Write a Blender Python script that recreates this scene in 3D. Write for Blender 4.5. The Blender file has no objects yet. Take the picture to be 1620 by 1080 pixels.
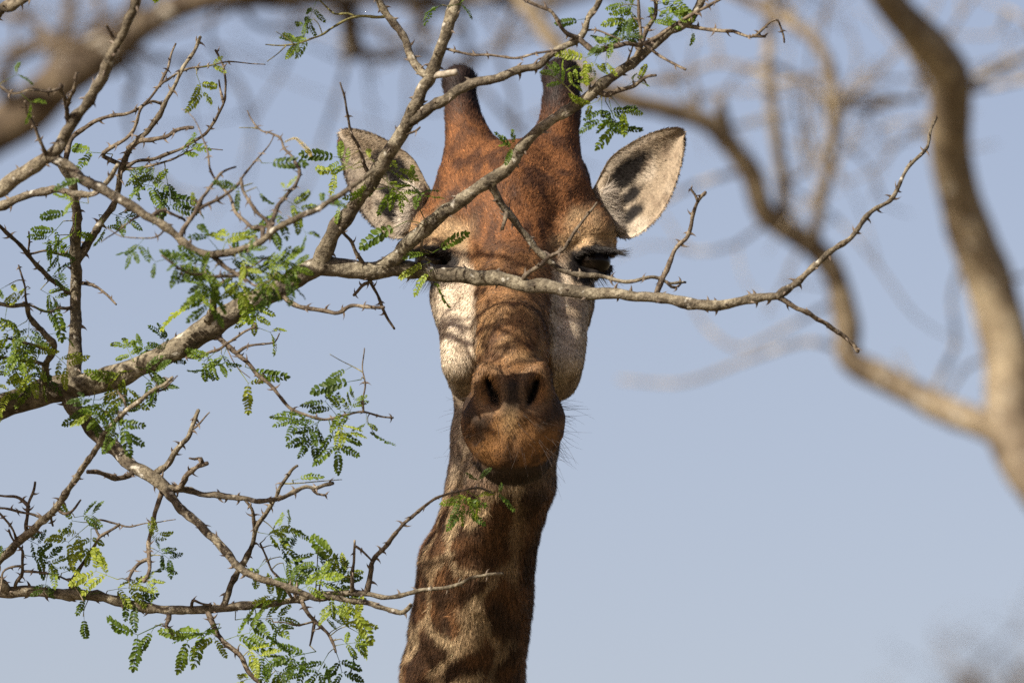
import bpy, math, random
import numpy as np
from mathutils import Vector

random.seed(7)
rng = np.random.default_rng(11)
sc = bpy.context.scene
C = sc.collection

# ------------------------------------------------------------------ camera
PITCH = math.radians(9.5)
CAM = np.array([0.0, 0.0, 2.0])
FWD = np.array([0.0, math.cos(PITCH), math.sin(PITCH)])
UPV = np.array([0.0, -math.sin(PITCH), math.cos(PITCH)])
RGT = np.array([1.0, 0.0, 0.0])
D0 = 15.0                                   # metres to the giraffe's head
cd = bpy.data.cameras.new('camera'); cam = bpy.data.objects.new('camera', cd); C.objects.link(cam)
cam.location = CAM; cam.rotation_euler = (math.radians(90) + PITCH, 0, 0)
cd.sensor_width = 36.0; cd.lens = 36.0 / 1.62 * D0
cd.clip_start = 0.1; cd.clip_end = 6000
cd.dof.use_dof = True; cd.dof.focus_distance = 14.64; cd.dof.aperture_fstop = 5.6
sc.camera = cam

# ------------------------------------------------------------------ light
SUN_AZ, SUN_EL = math.radians(46), math.radians(33)     # azimuth: from behind the camera towards the left
to_sun = Vector((-math.sin(SUN_AZ) * math.cos(SUN_EL), -math.cos(SUN_AZ) * math.cos(SUN_EL), math.sin(SUN_EL)))
w = bpy.data.worlds.new('World'); sc.world = w; w.use_nodes = True
nt = w.node_tree; bg = nt.nodes['Background']
sky = nt.nodes.new('ShaderNodeTexSky'); sky.sky_type = 'NISHITA'; sky.sun_disc = False
sky.sun_elevation = SUN_EL; sky.sun_rotation = math.atan2(to_sun.x, to_sun.y)
sky.air_density = 1.0; sky.dust_density = 2.6; sky.ozone_density = 0.0; sky.altitude = 300
wb = nt.nodes.new('ShaderNodeMix'); wb.data_type = 'RGBA'; wb.blend_type = 'MULTIPLY'; wb.inputs[0].default_value = 1.0
wb.inputs[7].default_value = (1.18, 1.015, 1.045, 1.0)          # the camera's white balance, even over the whole sky
nt.links.new(sky.outputs[0], wb.inputs[6]); nt.links.new(wb.outputs[2], bg.inputs[0]); bg.inputs[1].default_value = 0.053
sd = bpy.data.lights.new('sun', 'SUN'); sd.energy = 5.0; sd.angle = math.radians(0.53); sd.color = (1.0, 0.9, 0.76)
so = bpy.data.objects.new('sun', sd); C.objects.link(so)
so.rotation_euler = to_sun.to_track_quat('Z', 'Y').to_euler(); so.location = (-8, -8, 12)
sc.view_settings.view_transform = 'Standard'; sc.view_settings.look = 'None'
sc.view_settings.exposure = 1.2; sc.view_settings.gamma = 1.0
sc.view_settings.use_curve_mapping = False
sc.cycles.use_denoising = False
sc.cycles.max_bounces = 8
sc.cycles.transparent_max_bounces = 8

# ------------------------------------------------------------------ helpers
def P(px, py, d):
    """a point seen at (px, py) of the photograph, d metres along the view axis"""
    s = 0.001 / D0 * d
    return CAM + FWD * d + RGT * ((px - 810.0) * s) + UPV * ((540.0 - py) * s)

def head_to_world(p):
    """head space (mm: x right, y down, z away) -> world"""
    p = np.asarray(p, dtype=np.float64)
    x = (p[..., 0] - 810.0) * 0.001; z = (540.0 - p[..., 1]) * 0.001; y = p[..., 2] * 0.001
    return CAM + FWD * (D0 + y)[..., None] + RGT * x[..., None] + UPV * z[..., None]

def head_dir(v):
    v = np.asarray(v, dtype=np.float64)
    return FWD * v[..., 2:3] + RGT * v[..., 0:1] - UPV * v[..., 1:2]

_lat = np.random.default_rng(5).random((32, 32, 32)).astype(np.float32)
def vnoise(p, scale):
    q = np.asarray(p, dtype=np.float32) / scale
    i = np.floor(q).astype(np.int32); f = q - i; f = f * f * (3 - 2 * f)
    i0 = i & 31; i1 = (i + 1) & 31
    def L(a, b, c): return _lat[a[..., 0], b[..., 1], c[..., 2]]
    fx, fy, fz = f[..., 0], f[..., 1], f[..., 2]
    x00 = L(i0, i0, i0) * (1 - fx) + L(i1, i0, i0) * fx
    x10 = L(i0, i1, i0) * (1 - fx) + L(i1, i1, i0) * fx
    x01 = L(i0, i0, i1) * (1 - fx) + L(i1, i0, i1) * fx
    x11 = L(i0, i1, i1) * (1 - fx) + L(i1, i1, i1) * fx
    return (x00 * (1 - fy) + x10 * fy) * (1 - fz) + (x01 * (1 - fy) + x11 * fy) * fz

def sstep(a, b, x):
    t = np.clip((x - a) / (b - a), 0, 1); return t * t * (3 - 2 * t)

def norm(v): return v / np.maximum(np.linalg.norm(v, axis=-1, keepdims=True), 1e-9)

def raw_mesh(name, V, F, smooth=True):
    """V (n,3); F list of arrays of equal-length faces, or one array"""
    me = bpy.data.meshes.new(name)
    Fs = F if isinstance(F, list) else [F]
    V = np.asarray(V, dtype=np.float32)
    me.vertices.add(len(V)); me.vertices.foreach_set('co', V.ravel())
    idx = np.concatenate([np.asarray(f, dtype=np.int32).ravel() for f in Fs])
    tot = np.concatenate([np.full(len(f), np.asarray(f).shape[1], dtype=np.int32) for f in Fs])
    start = np.concatenate([[0], np.cumsum(tot)[:-1]]).astype(np.int32)
    me.loops.add(len(idx)); me.loops.foreach_set('vertex_index', idx)
    me.polygons.add(len(tot)); me.polygons.foreach_set('loop_start', start)
    me.polygons.foreach_set('use_smooth', np.full(len(tot), smooth, dtype=bool))
    me.update(calc_edges=True); me.validate()
    return me

def add_attr(me, name, data, kind='FLOAT_VECTOR'):
    a = me.attributes.new(name, kind, 'POINT')
    key = 'vector' if kind == 'FLOAT_VECTOR' else 'value'
    a.data.foreach_set(key, np.asarray(data, dtype=np.float32).ravel())

def obj(name, me, mat, parent=None, **props):
    o = bpy.data.objects.new(name, me); C.objects.link(o)
    if mat and me and not me.materials: me.materials.append(mat)
    if parent is not None: o.parent = parent
    for k, v in props.items(): o[k] = v
    return o

def empty(name, loc, label, cat, group=None):
    o = bpy.data.objects.new(name, None); C.objects.link(o); o.location = loc
    o['label'] = label; o['category'] = cat
    if group: o['group'] = group
    o.empty_display_size = 0.2
    bpy.context.view_layer.update()
    return o

def part(name, me, mat, root, **props):
    """a child whose mesh is given in world space"""
    o = obj(name, me, mat, root, **props)
    o.matrix_parent_inverse = root.matrix_world.inverted()
    return o

# ------------------------------------------------------------------ materials
def new_mat(name):
    m = bpy.data.materials.new(name); m.use_nodes = True
    t = m.node_tree; b = t.nodes['Principled BSDF']
    return m, t, b

def noise_node(t, scale, detail=4, rough=0.6, vec=None):
    n = t.nodes.new('ShaderNodeTexNoise'); n.inputs['Scale'].default_value = scale
    n.inputs['Detail'].default_value = detail; n.inputs['Roughness'].default_value = rough
    if vec is not None: t.links.new(vec, n.inputs['Vector'])
    return n

def ramp(t, fac, stops):
    r = t.nodes.new('ShaderNodeValToRGB'); t.links.new(fac, r.inputs[0])
    e = r.color_ramp.elements
    while len(e) > 1: e.remove(e[-1])
    e[0].position = stops[0][0]; e[0].color = (*stops[0][1], 1)
    for p, c in stops[1:]:
        k = e.new(p); k.color = (*c, 1)
    return r

def mixrgb(t, fac, a, b, mode='MIX'):
    n = t.nodes.new('ShaderNodeMix'); n.data_type = 'RGBA'; n.blend_type = mode
    for s, v in ((n.inputs[0], fac), (n.inputs[6], a), (n.inputs[7], b)):
        if hasattr(v, 'is_output'): t.links.new(v, s)
        elif isinstance(v, (int, float)): s.default_value = v
        else: s.default_value = (*v, 1)
    return n.outputs[2]

def bark_mat(name, dark, mid, light, scale=1.0, bump=0.6, twig=False):
    dark, mid, light = (tuple(0.62 * v for v in c) for c in (dark, mid, light))
    m, t, b = new_mat(name)
    tc = t.nodes.new('ShaderNodeTexCoord')
    n1 = noise_node(t, 38 * scale, 6, 0.65, tc.outputs['Object'])
    n2 = noise_node(t, 9 * scale, 4, 0.6, tc.outputs['Object'])
    n3 = noise_node(t, 170 * scale, 3, 0.7, tc.outputs['Object'])
    c1 = ramp(t, n1.outputs[0], [(0.32, dark), (0.47, mid), (0.62, light)])
    c2 = ramp(t, n2.outputs[0], [(0.4, (0.62, 0.58, 0.55)), (0.6, (1.15, 1.12, 1.05))])
    col = mixrgb(t, 1.0, c1.outputs[0], c2.outputs[0], 'MULTIPLY')
    c3 = ramp(t, n3.outputs[0], [(0.38, (0.34, 0.31, 0.28)), (0.55, (1.1, 1.1, 1.1))])
    col = mixrgb(t, 0.8, col, c3.outputs[0], 'MULTIPLY')
    if not twig:                                     # pale lichen crusts
        n4 = noise_node(t, 60 * scale, 2, 0.5, tc.outputs['Object'])
        f = ramp(t, n4.outputs[0], [(0.64, (0, 0, 0)), (0.70, (0.8, 0.8, 0.8))])
        col = mixrgb(t, f.outputs[0], col, (0.34, 0.325, 0.28))
    t.links.new(col, b.inputs['Base Color'])
    b.inputs['Roughness'].default_value = 0.85; b.inputs['Specular IOR Level'].default_value = 0.25
    bp = t.nodes.new('ShaderNodeBump'); bp.inputs['Strength'].default_value = bump; bp.inputs['Distance'].default_value = 0.004
    h = mixrgb(t, 0.5, n1.outputs[0], n3.outputs[0])
    t.links.new(h, bp.inputs['Height']); t.links.new(bp.outputs[0], b.inputs['Normal'])
    return m

M_BARK = bark_mat('acacia_bark', (0.062, 0.052, 0.038), (0.165, 0.145, 0.106), (0.31, 0.285, 0.22), 1.0, 1.6)
M_TWIG = bark_mat('acacia_twig_bark', (0.060, 0.048, 0.037), (0.132, 0.106, 0.080), (0.27, 0.235, 0.18), 1.6, 0.7, True)
M_BACKBARK = bark_mat('shaded_savanna_bark', (0.05, 0.038, 0.027), (0.115, 0.088, 0.06), (0.22, 0.18, 0.125), 0.35)  # dark bark of the back trees; the left limb's shade is in its colour
M_PALEBARK = bark_mat('pale_tree_bark', (0.15, 0.122, 0.085), (0.25, 0.207, 0.145), (0.40, 0.35, 0.255), 0.35)
M_GREENTWIG = bark_mat('green_twig', (0.10, 0.10, 0.04), (0.19, 0.19, 0.07), (0.28, 0.26, 0.11), 1.6, 0.2, True)

def simple_mat(name, c0, c1, scale, rough=0.7, spec=0.3):
    m, t, b = new_mat(name)
    tc = t.nodes.new('ShaderNodeTexCoord')
    n = noise_node(t, scale, 4, 0.6, tc.outputs['Object'])
    r = ramp(t, n.outputs[0], [(0.35, c0), (0.65, c1)])
    t.links.new(r.outputs[0], b.inputs['Base Color'])
    b.inputs['Roughness'].default_value = rough; b.inputs['Specular IOR Level'].default_value = spec
    return m
M_THORN = simple_mat('thorn', (0.05, 0.036, 0.028), (0.15, 0.12, 0.09), 90)
M_WOODCUT = simple_mat('cut_wood', (0.15, 0.13, 0.10), (0.28, 0.25, 0.20), 120)
M_FLOWER = simple_mat('flower_spike', (0.32, 0.24, 0.045), (0.5, 0.40, 0.12), 250)
M_EYE, _t, _b = new_mat('eye')
_b.inputs['Base Color'].default_value = (0.006, 0.004, 0.003, 1); _b.inputs['Roughness'].default_value = 0.10; _b.inputs['Specular IOR Level'].default_value = 0.12
_n = noise_node(_t, 30); _r = ramp(_t, _n.outputs[0], [(0.3, (0.004, 0.003, 0.002)), (0.7, (0.012, 0.008, 0.005))])
_t.links.new(_r.outputs[0], _b.inputs['Base Color'])
M_LASH = simple_mat('black_hair', (0.006, 0.005, 0.005), (0.02, 0.016, 0.013), 60, 0.6)
M_WHISK = simple_mat('whisker', (0.02, 0.014, 0.01), (0.06, 0.04, 0.03), 60, 0.5)

def leaf_mat():
    m, t, b = new_mat('acacia_leaf')
    oi = t.nodes.new('ShaderNodeObjectInfo')
    geo = t.nodes.new('ShaderNodeNewGeometry')
    r = ramp(t, oi.outputs['Random'], [(0.0, (0.036, 0.066, 0.009)), (0.35, (0.066, 0.110, 0.011)), (0.7, (0.128, 0.182, 0.018)), (1.0, (0.21, 0.245, 0.03))])
    isl = ramp(t, geo.outputs['Random Per Island'], [(0.0, (0.7, 0.75, 0.7)), (1.0, (1.25, 1.2, 1.1))])
    col = mixrgb(t, 1.0, r.outputs[0], isl.outputs[0], 'MULTIPLY')
    t.links.new(col, b.inputs['Base Color'])
    b.inputs['Roughness'].default_value = 0.5; b.inputs['Specular IOR Level'].default_value = 0.3
    tr = t.nodes.new('ShaderNodeBsdfTranslucent')
    tcol = mixrgb(t, 1.0, col, (1.7, 1.9, 0.8), 'MULTIPLY')
    t.links.new(tcol, tr.inputs[0])
    mx = t.nodes.new('ShaderNodeMixShader'); mx.inputs[0].default_value = 0.38
    t.links.new(b.outputs[0], mx.inputs[1]); t.links.new(tr.outputs[0], mx.inputs[2])
    t.links.new(mx.outputs[0], t.nodes['Material Output'].inputs[0])
    return m
M_LEAF = leaf_mat()

def coat_mat(name, hair):
    m, t, b = new_mat(name)
    a = t.nodes.new('ShaderNodeAttribute'); a.attribute_name = 'coat'
    tc = t.nodes.new('ShaderNodeTexCoord')
    n = noise_node(t, 260, 3, 0.6, tc.outputs['Object'])
    r = ramp(t, n.outputs[0], [(0.35, (0.75, 0.75, 0.75)), (0.65, (1.15, 1.15, 1.15))])
    col = mixrgb(t, 1.0, a.outputs['Color'], r.outputs[0], 'MULTIPLY')
    t.links.new(col, b.inputs['Base Color'])
    b.inputs['Roughness'].default_value = 0.62 if hair else 0.8
    b.inputs['Specular IOR Level'].default_value = 0.22
    if hair:
        a2 = t.nodes.new('ShaderNodeAttribute'); a2.attribute_name = 'skin_normal'
        t.links.new(a2.outputs['Vector'], b.inputs['Normal'])
    else:
        bp = t.nodes.new('ShaderNodeBump'); bp.inputs['Strength'].default_value = 0.35; bp.inputs['Distance'].default_value = 0.003
        n2 = noise_node(t, 420, 3, 0.7, tc.outputs['Object'])
        t.links.new(n2.outputs[0], bp.inputs['Height']); t.links.new(bp.outputs[0], b.inputs['Normal'])
    return m
M_SKIN = coat_mat('giraffe_skin', False)
M_FUR = coat_mat('giraffe_fur', True)

# ------------------------------------------------------------------ ground
def ground():
    xs = np.concatenate([-np.geomspace(3000, 20, 26), np.linspace(-18, 18, 37), np.geomspace(20, 3000, 26)])
    ys = xs + 15
    X, Y = np.meshgrid(xs, ys, indexing='ij')
    q = np.stack([X, Y, np.zeros_like(X)], -1)
    Z = (vnoise(q, 2.3) - 0.5) * 0.05
    Z = np.where(np.hypot(X, Y - 15) < 6, Z * 0.3, Z)
    V = np.stack([X, Y, Z], -1).reshape(-1, 3)
    n, k = X.shape
    i = np.arange(n - 1)[:, None] * k + np.arange(k - 1)[None]
    F = np.stack([i, i + k, i + k + 1, i + 1], -1).reshape(-1, 4)
    m, t, b = new_mat('dry_savanna_ground')
    tc = t.nodes.new('ShaderNodeTexCoord')
    a = noise_node(t, 0.35, 6, 0.65, tc.outputs['Object']); c = noise_node(t, 14, 5, 0.7, tc.outputs['Object'])
    r1 = ramp(t, a.outputs[0], [(0.38, (0.12, 0.08, 0.05)), (0.5, (0.17, 0.13, 0.07)), (0.64, (0.12, 0.12, 0.05))])
    r2 = ramp(t, c.outputs[0], [(0.35, (0.6, 0.6, 0.6)), (0.65, (1.2, 1.2, 1.2))])
    t.links.new(mixrgb(t, 1.0, r1.outputs[0], r2.outputs[0], 'MULTIPLY'), b.inputs['Base Color'])
    b.inputs['Roughness'].default_value = 0.95
    o = obj('ground', raw_mesh('ground', V, F), m, kind='structure')
    return o
ground()

# ------------------------------------------------------------------ giraffe: signed distance field, head space in mm
class Field:
    def __init__(s, lo, hi, h):
        s.lo = np.array(lo, np.float32); s.h = h
        s.n = np.ceil((np.array(hi) - s.lo) / h).astype(int) + 1
        s.d = np.full(s.n, 1e3, np.float32)
        s.ax = [s.lo[i] + h * np.arange(s.n[i], dtype=np.float32) for i in range(3)]
    def win(s, lo, hi):
        a = np.clip(np.floor((np.array(lo) - s.lo) / s.h).astype(int), 0, s.n); b = np.clip(np.ceil((np.array(hi) - s.lo) / s.h).astype(int) + 1, 0, s.n)
        sl = tuple(slice(a[i], b[i]) for i in range(3))
        g = [s.ax[i][sl[i]] for i in range(3)]
        return sl, g[0][:, None, None], g[1][None, :, None], g[2][None, None, :]
    def blend(s, sl, e, k, cut=False):
        d = s.d[sl]
        if d.size == 0: return
        if cut:
            e = -e; h = np.clip(0.5 - 0.5 * (d - e) / k, 0, 1)
            s.d[sl] = d + (e - d) * h + k * h * (1 - h)
        else:
            h = np.clip(0.5 + 0.5 * (d - e) / k, 0, 1)
            s.d[sl] = d + (e - d) * h - k * h * (1 - h)
    def ell(s, c, r, k=20, rot=0.0, cut=False):
        c = np.array(c, float); r = np.array(r, float); m = max(r) + 2.5 * k + 3 * s.h
        sl, x, y, z = s.win(c - m, c + m)
        x = x - c[0]; y = y - c[1]; z = z - c[2]
        if rot:
            ca, sa = math.cos(rot), math.sin(rot); x, y = ca * x + sa * y, -sa * x + ca * y
        k0 = np.sqrt((x / r[0])**2 + (y / r[1])**2 + (z / r[2])**2)
        k1 = np.sqrt((x / r[0]**2)**2 + (y / r[1]**2)**2 + (z / r[2]**2)**2) + 1e-9
        s.blend(sl, k0 * (k0 - 1) / k1, k, cut)
    def cone(s, a, ra, b, rb, k=20, sx=1.0, sz=1.0, cut=False):
        a = np.array(a, float); b = np.array(b, float); m = max(ra, rb) * max(1, sz, sx) + 2.5 * k + 3 * s.h
        sl, x, y, z = s.win(np.minimum(a, b) - m, np.maximum(a, b) + m)
        S = np.array([1 / sx, 1, 1 / sz])
        px = (x - a[0]) * S[0]; py = y - a[1]; pz = (z - a[2]) * S[2]; ba = (b - a) * S
        h = np.clip((px * ba[0] + py * ba[1] + pz * ba[2]) / max(ba @ ba, 1e-9), 0, 1)
        e = np.sqrt((px - h * ba[0])**2 + (py - h * ba[1])**2 + (pz - h * ba[2])**2) - (ra + (rb - ra) * h)
        s.blend(sl, e, k, cut)
    def mesh(s):
        d = s.d; ins = d < 0
        nx, ny, nz = s.n
        sh = (nx - 1, ny - 1, nz - 1)
        cnt = np.zeros(sh, np.int8)
        for i in (0, 1):
            for j in (0, 1):
                for k in (0, 1):
                    cnt += ins[i:nx - 1 + i, j:ny - 1 + j, k:nz - 1 + k]
        act = np.argwhere((cnt > 0) & (cnt < 8))
        idx = np.full(sh, -1, np.int32); idx[tuple(act.T)] = np.arange(len(act))
        acc = np.zeros((len(act), 3)); num = np.zeros(len(act))
        cor = [(i, j, k) for i in (0, 1) for j in (0, 1) for k in (0, 1)]
        for A in cor:
            for ax in range(3):
                if A[ax]: continue
                B = list(A); B[ax] = 1
                da = d[tuple((act + A).T)]; db = d[tuple((act + B).T)]
                on = (da < 0) != (db < 0)
                tt = np.where(on, da / np.where(on, da - db, 1), 0)
                p = np.array(A, float)[None].repeat(len(act), 0); p[:, ax] += tt
                acc[on] += p[on]; num[on] += 1
        V = s.lo + s.h * (act + acc / num[:, None])
        Fs = []
        for ax in range(3):
            u, v = (ax + 1) % 3, (ax + 2) % 3
            sl0 = [slice(None)] * 3; sl1 = [slice(None)] * 3
            sl0[ax] = slice(0, s.n[ax] - 1); sl1[ax] = slice(1, s.n[ax])
            a = ins[tuple(sl0)]; b = ins[tuple(sl1)]
            e = np.argwhere(a != b)
            e = e[(e[:, u] > 0) & (e[:, v] > 0) & (e[:, u] < s.n[u] - 1) & (e[:, v] < s.n[v] - 1)]
            if len(e) == 0: continue
            fl = a[tuple(e.T)]
            def cell(du, dv):
                q = e.copy(); q[:, u] -= du; q[:, v] -= dv
                return idx[tuple(q.T)]
            q = np.stack([cell(1, 1), cell(0, 1), cell(0, 0), cell(1, 0)], -1)
            q[~fl] = q[~fl][:, ::-1]
            Fs.append(q)
        return V, np.concatenate(Fs)

MX = 811.0                                   # mid-line of the face
def both(f):
    f(lambda x: x); f(lambda x: 2 * MX - x)

def giraffe_head():
    F = Field((600, 78, -430), (1010, 1215, 440), 4.0)
    # neck first
    neck = [(811, 430, 130, 88), (803, 600, 95, 84), (799, 700, 100, 83), (793, 760, 118, 81), (782, 800, 128, 77), (769, 850, 142, 78),
            (754, 900, 158, 88), (750, 950, 174, 90), (742, 1000, 190, 92), (731, 1080, 218, 95), (710, 1215, 268, 102), (704, 1260, 285, 104)]
    for a, b in zip(neck, neck[1:]): F.cone(a[:3], a[3], b[:3], b[3], 14, sz=1.18)
    F.cone((772, 770, 40), 20, (735, 1090, 110), 26, 26)                 # throat muscle
    F.cone((722, 880, 110), 22, (680, 1090, 150), 26, 26)
    # skull
    F.ell((MX, 340, 70), (112, 112, 118), 30)
    F.cone((MX, 300, 25), 72, (MX, 405, -30), 80, 40)
    F.ell((MX, 340, -42), (50, 62, 40), 50)                              # forehead boss
    # ossicones
    F.cone((726, 130, 108), 24.5, (732, 186, 92), 25, 6); F.cone((732, 186, 92), 25, (752, 262, 62), 55, 22)
    F.ell((727, 127, 110), (26.5, 24, 27), 6)
    F.cone((888, 120, 108), 27.5, (889, 178, 92), 26, 6); F.cone((889, 178, 92), 26, (869, 262, 62), 55, 22)
    F.ell((888, 120, 110), (29.5, 27, 29), 6)
    def sides(m):
        F.ell((m(898), 325, 25), (38, 62, 68), 40)                         # temple
        F.ell((m(929), 374, 2), (41, 46, 56), 44)                        # orbit
        F.cone((m(890), 378, -56), 16, (m(943), 360, -40), 16, 34)       # brow
        F.cone((m(945), 358, -38), 17, (m(962), 382, 0), 13, 14)
        F.ell((m(876), 470, 0), (64, 90, 92), 28)                        # cheek
        F.cone((m(900), 446, -62), 34, (m(890), 570, -170), 32, 30)       # cheek ridge below the eye
        F.ell((m(879), 580, -118), (38, 53, 66), 22)                      # jowl
    both(sides)
    # muzzle bones
    F.cone((MX, 405, -30), 74, (MX, 590, -292), 46, 30, sx=1.0)
    F.cone((MX, 420, -50), 64, (MX, 560, -262), 54, 16, sx=0.98)
    F.cone((MX, 560, 40), 76, (MX, 700, -215), 44, 30)
    F.ell((MX, 655, -300), (74, 66, 66), 26)
    F.ell((MX, 690, -316), (65, 54, 60), 20)
    F.ell((MX - 42, 664, -322), (36, 44, 48), 20); F.ell((MX + 42, 664, -322), (36, 44, 48), 20)
    F.ell((MX, 640, -345), (34, 46, 40), 20)
    F.ell((MX, 730, -296), (54, 28, 46), 3)                              # lower lip
    F.ell((MX, 722, -250), (62, 32, 60), 12)
    def nose(m):
        sg = 1 if m(900) > MX else -1
        F.ell((m(846), 612, -340), (25, 42, 34), 20, rot=sg * 0.20)      # nostril wing
        F.ell((m(848), 612, -392), (16, 36, 38), 14, rot=sg * 0.34, cut=True)
        F.ell((m(842), 617, -372), (7.0, 25, 60), 5, rot=sg * 0.34, cut=True)
        F.ell((m(939), 413, -62), (31, 19, 36), 8, rot=sg * 0.10, cut=True)    # eye socket
        F.cone((m(902), 409, -62), 8, (m(932), 391, -72), 9, 9)          # upper lid
        F.cone((m(932), 391, -72), 9, (m(966), 398, -30), 8, 9)
        F.cone((m(905), 424, -66), 6, (m(938), 436, -70), 7, 9)          # lower lid
        F.cone((m(938), 436, -70), 7, (m(962), 424, -30), 6, 9)
    both(nose)
    F.ell((MX, 636, -398), (12, 30, 14), 14, cut=True)
    F.cone((MX, 520, -262), 44, (MX, 612, -340), 30, 18)
    F.ell((MX, 735, -378), (5, 40, 14), 9, cut=True)                     # groove of the upper lip
    # small irregularity
    g = np.stack(np.broadcast_arrays(F.ax[0][:, None, None], F.ax[1][None, :, None], F.ax[2][None, None, :]), -1)
    near = np.abs(F.d) < 14
    q = g[near]
    F.d[near] += (vnoise(q, 46.0) - 0.5) * 3.5 + (vnoise(q + 77, 17.0) - 0.5) * 2.4
    return F.mesh()

def ear(sign):
    T = np.array([(930, 312, 40), (942, 292, 26), (954, 268, 12), (966, 249, 2), (987, 233, -6), (1015, 217, -14), (1042, 207, -22), (1062, 203, -28), (1072, 204, -30)], float)
    B = np.array([(945, 352, 34), (966, 370, 22), (990, 377, 8), (1013, 368, -6), (1038, 346, -16), (1058, 315, -24), (1072, 278, -30), (1080, 240, -32), (1081, 218, -32)], float)
    def spl(A, n):
        t = np.linspace(0, len(A) - 1, n); i = np.clip(t.astype(int), 0, len(A) - 2); f = (t - i)[:, None]
        p0 = A[np.maximum(i - 1, 0)]; p1 = A[i]; p2 = A[i + 1]; p3 = A[np.minimum(i + 2, len(A) - 1)]
        return 0.5 * ((2 * p1) + (-p0 + p2) * f + (2 * p0 - 5 * p1 + 4 * p2 - p3) * f * f + (-p0 + 3 * p1 - 3 * p2 + p3) * f**3)
    ns, ntt = 46, 36
    t = spl(T, ns); b = spl(B, ns)
    s = np.linspace(0, 1, ns)[:, None]; v = np.linspace(0, 1, ntt)[None, :]
    G = t[:, None] * (1 - v)[..., None] + b[:, None] * v[..., None]
    bulge = np.sin(np.pi * v)
    G[..., 2] += (24 * (1 - 0.6 * s) * bulge**0.8) + 4 * s * bulge
    if sign < 0: G[..., 2] += 70 * s
    # round off the tip, bow the sheet outwards
    G[..., 0] += 5 * np.sin(np.pi * v) * sstep(0.85, 1, s) - 0
    G[..., 1] += (-3) * np.sin(np.pi * v) * sstep(0.85, 1, s)
    # inner fold beside the head: a ridge that curls over the opening
    ridge = np.exp(-((s - 0.16) / 0.07)**2) * sstep(0.02, 0.3, v) * (1 - sstep(0.75, 1.0, v))
    G[..., 2] -= 24 * ridge
    if sign < 0: G[..., 0] = 2 * MX - G[..., 0] - 4
    du = np.gradient(G, axis=0); dv = np.gradient(G, axis=1)
    N = norm(np.cross(du, dv))
    if N[..., 2].mean() > 0: N = -N                         # towards the camera
    rim = (np.minimum(np.minimum(v, 1 - v) * 9, (1 - s) * 12)).clip(0.12, 1)[..., None]
    Fr = G + N * 3.2 * rim; Bk = G - N * 3.8 * rim
    V = np.concatenate([Fr.reshape(-1, 3), Bk.reshape(-1, 3)])
    i = np.arange(ns - 1)[:, None] * ntt + np.arange(ntt - 1)[None]
    q = np.stack([i, i + ntt, i + ntt + 1, i + 1], -1).reshape(-1, 4)
    n = ns * ntt
    if sign > 0: front, back = q[:, ::-1], q + n
    else: front, back = q, q[:, ::-1] + n
    loop = [(0, j) for j in range(ntt)] + [(k, ntt - 1) for k in range(1, ns)] + [(ns - 1, j) for j in range(ntt - 2, -1, -1)] + [(k, 0) for k in range(ns - 2, 0, -1)]
    li = np.array([k * ntt + j for k, j in loop]); lj = np.roll(li, -1)
    rimq = np.stack([li, lj, lj + n, li + n], -1)
    if sign < 0: rimq = rimq[:, ::-1]
    # make sure the front really faces the viewer
    a, bb, c = V[front[200, 0]], V[front[200, 1]], V[front[200, 2]]
    if np.cross(bb - a, c - a)[2] < 0:      # head space is left-handed (y down): outward normals have the other sign
        pass
    S = np.repeat(np.linspace(0, 1, ns), ntt); W = np.tile(np.linspace(0, 1, ntt), ns)
    return V, np.concatenate([front, back, rimq]), np.concatenate([S, S]), np.concatenate([W, W]), np.concatenate([np.ones(n), np.zeros(n)])

def lerp(a, b, f): return a + (np.asarray(b) - a) * f[..., None]

_cells = np.random.default_rng(21)
_cy = np.arange(640, 1800, 104.0)
_pts = np.array([(k * 51.4 + (i % 2) * 26 + _cells.uniform(-12, 12), y + _cells.uniform(-16, 16)) for i, y in enumerate(_cy) for k in range(7)])
def neck_patches(p):
    c = np.interp(p[:, 1], [700, 800, 900, 1080, 1215, 1800], [799, 782, 754, 731, 710, 600])
    cz = np.interp(p[:, 1], [700, 800, 900, 1080, 1215, 1800], [100, 128, 158, 218, 268, 500])
    ang = np.degrees(np.arctan2(p[:, 0] - c, -(p[:, 2] - cz))) % 360
    w1 = (vnoise(p, 38) - 0.5) * 40; w2 = (vnoise(p + 300, 34) - 0.5) * 54
    a = ang + w1; y = p[:, 1] + w2
    best = np.full(len(p), 1e9); sec = np.full(len(p), 1e9); who = np.zeros(len(p), int)
    for i, (pa, pyy) in enumerate(_pts):
        da = (a - pa + 180) % 360 - 180
        d = np.hypot(da * 1.55, (y - pyy) * 0.58)
        sec = np.where(d < best, best, np.minimum(sec, d)); who = np.where(d < best, i, who); best = np.minimum(best, d)
    return (sec - best), who

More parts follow.
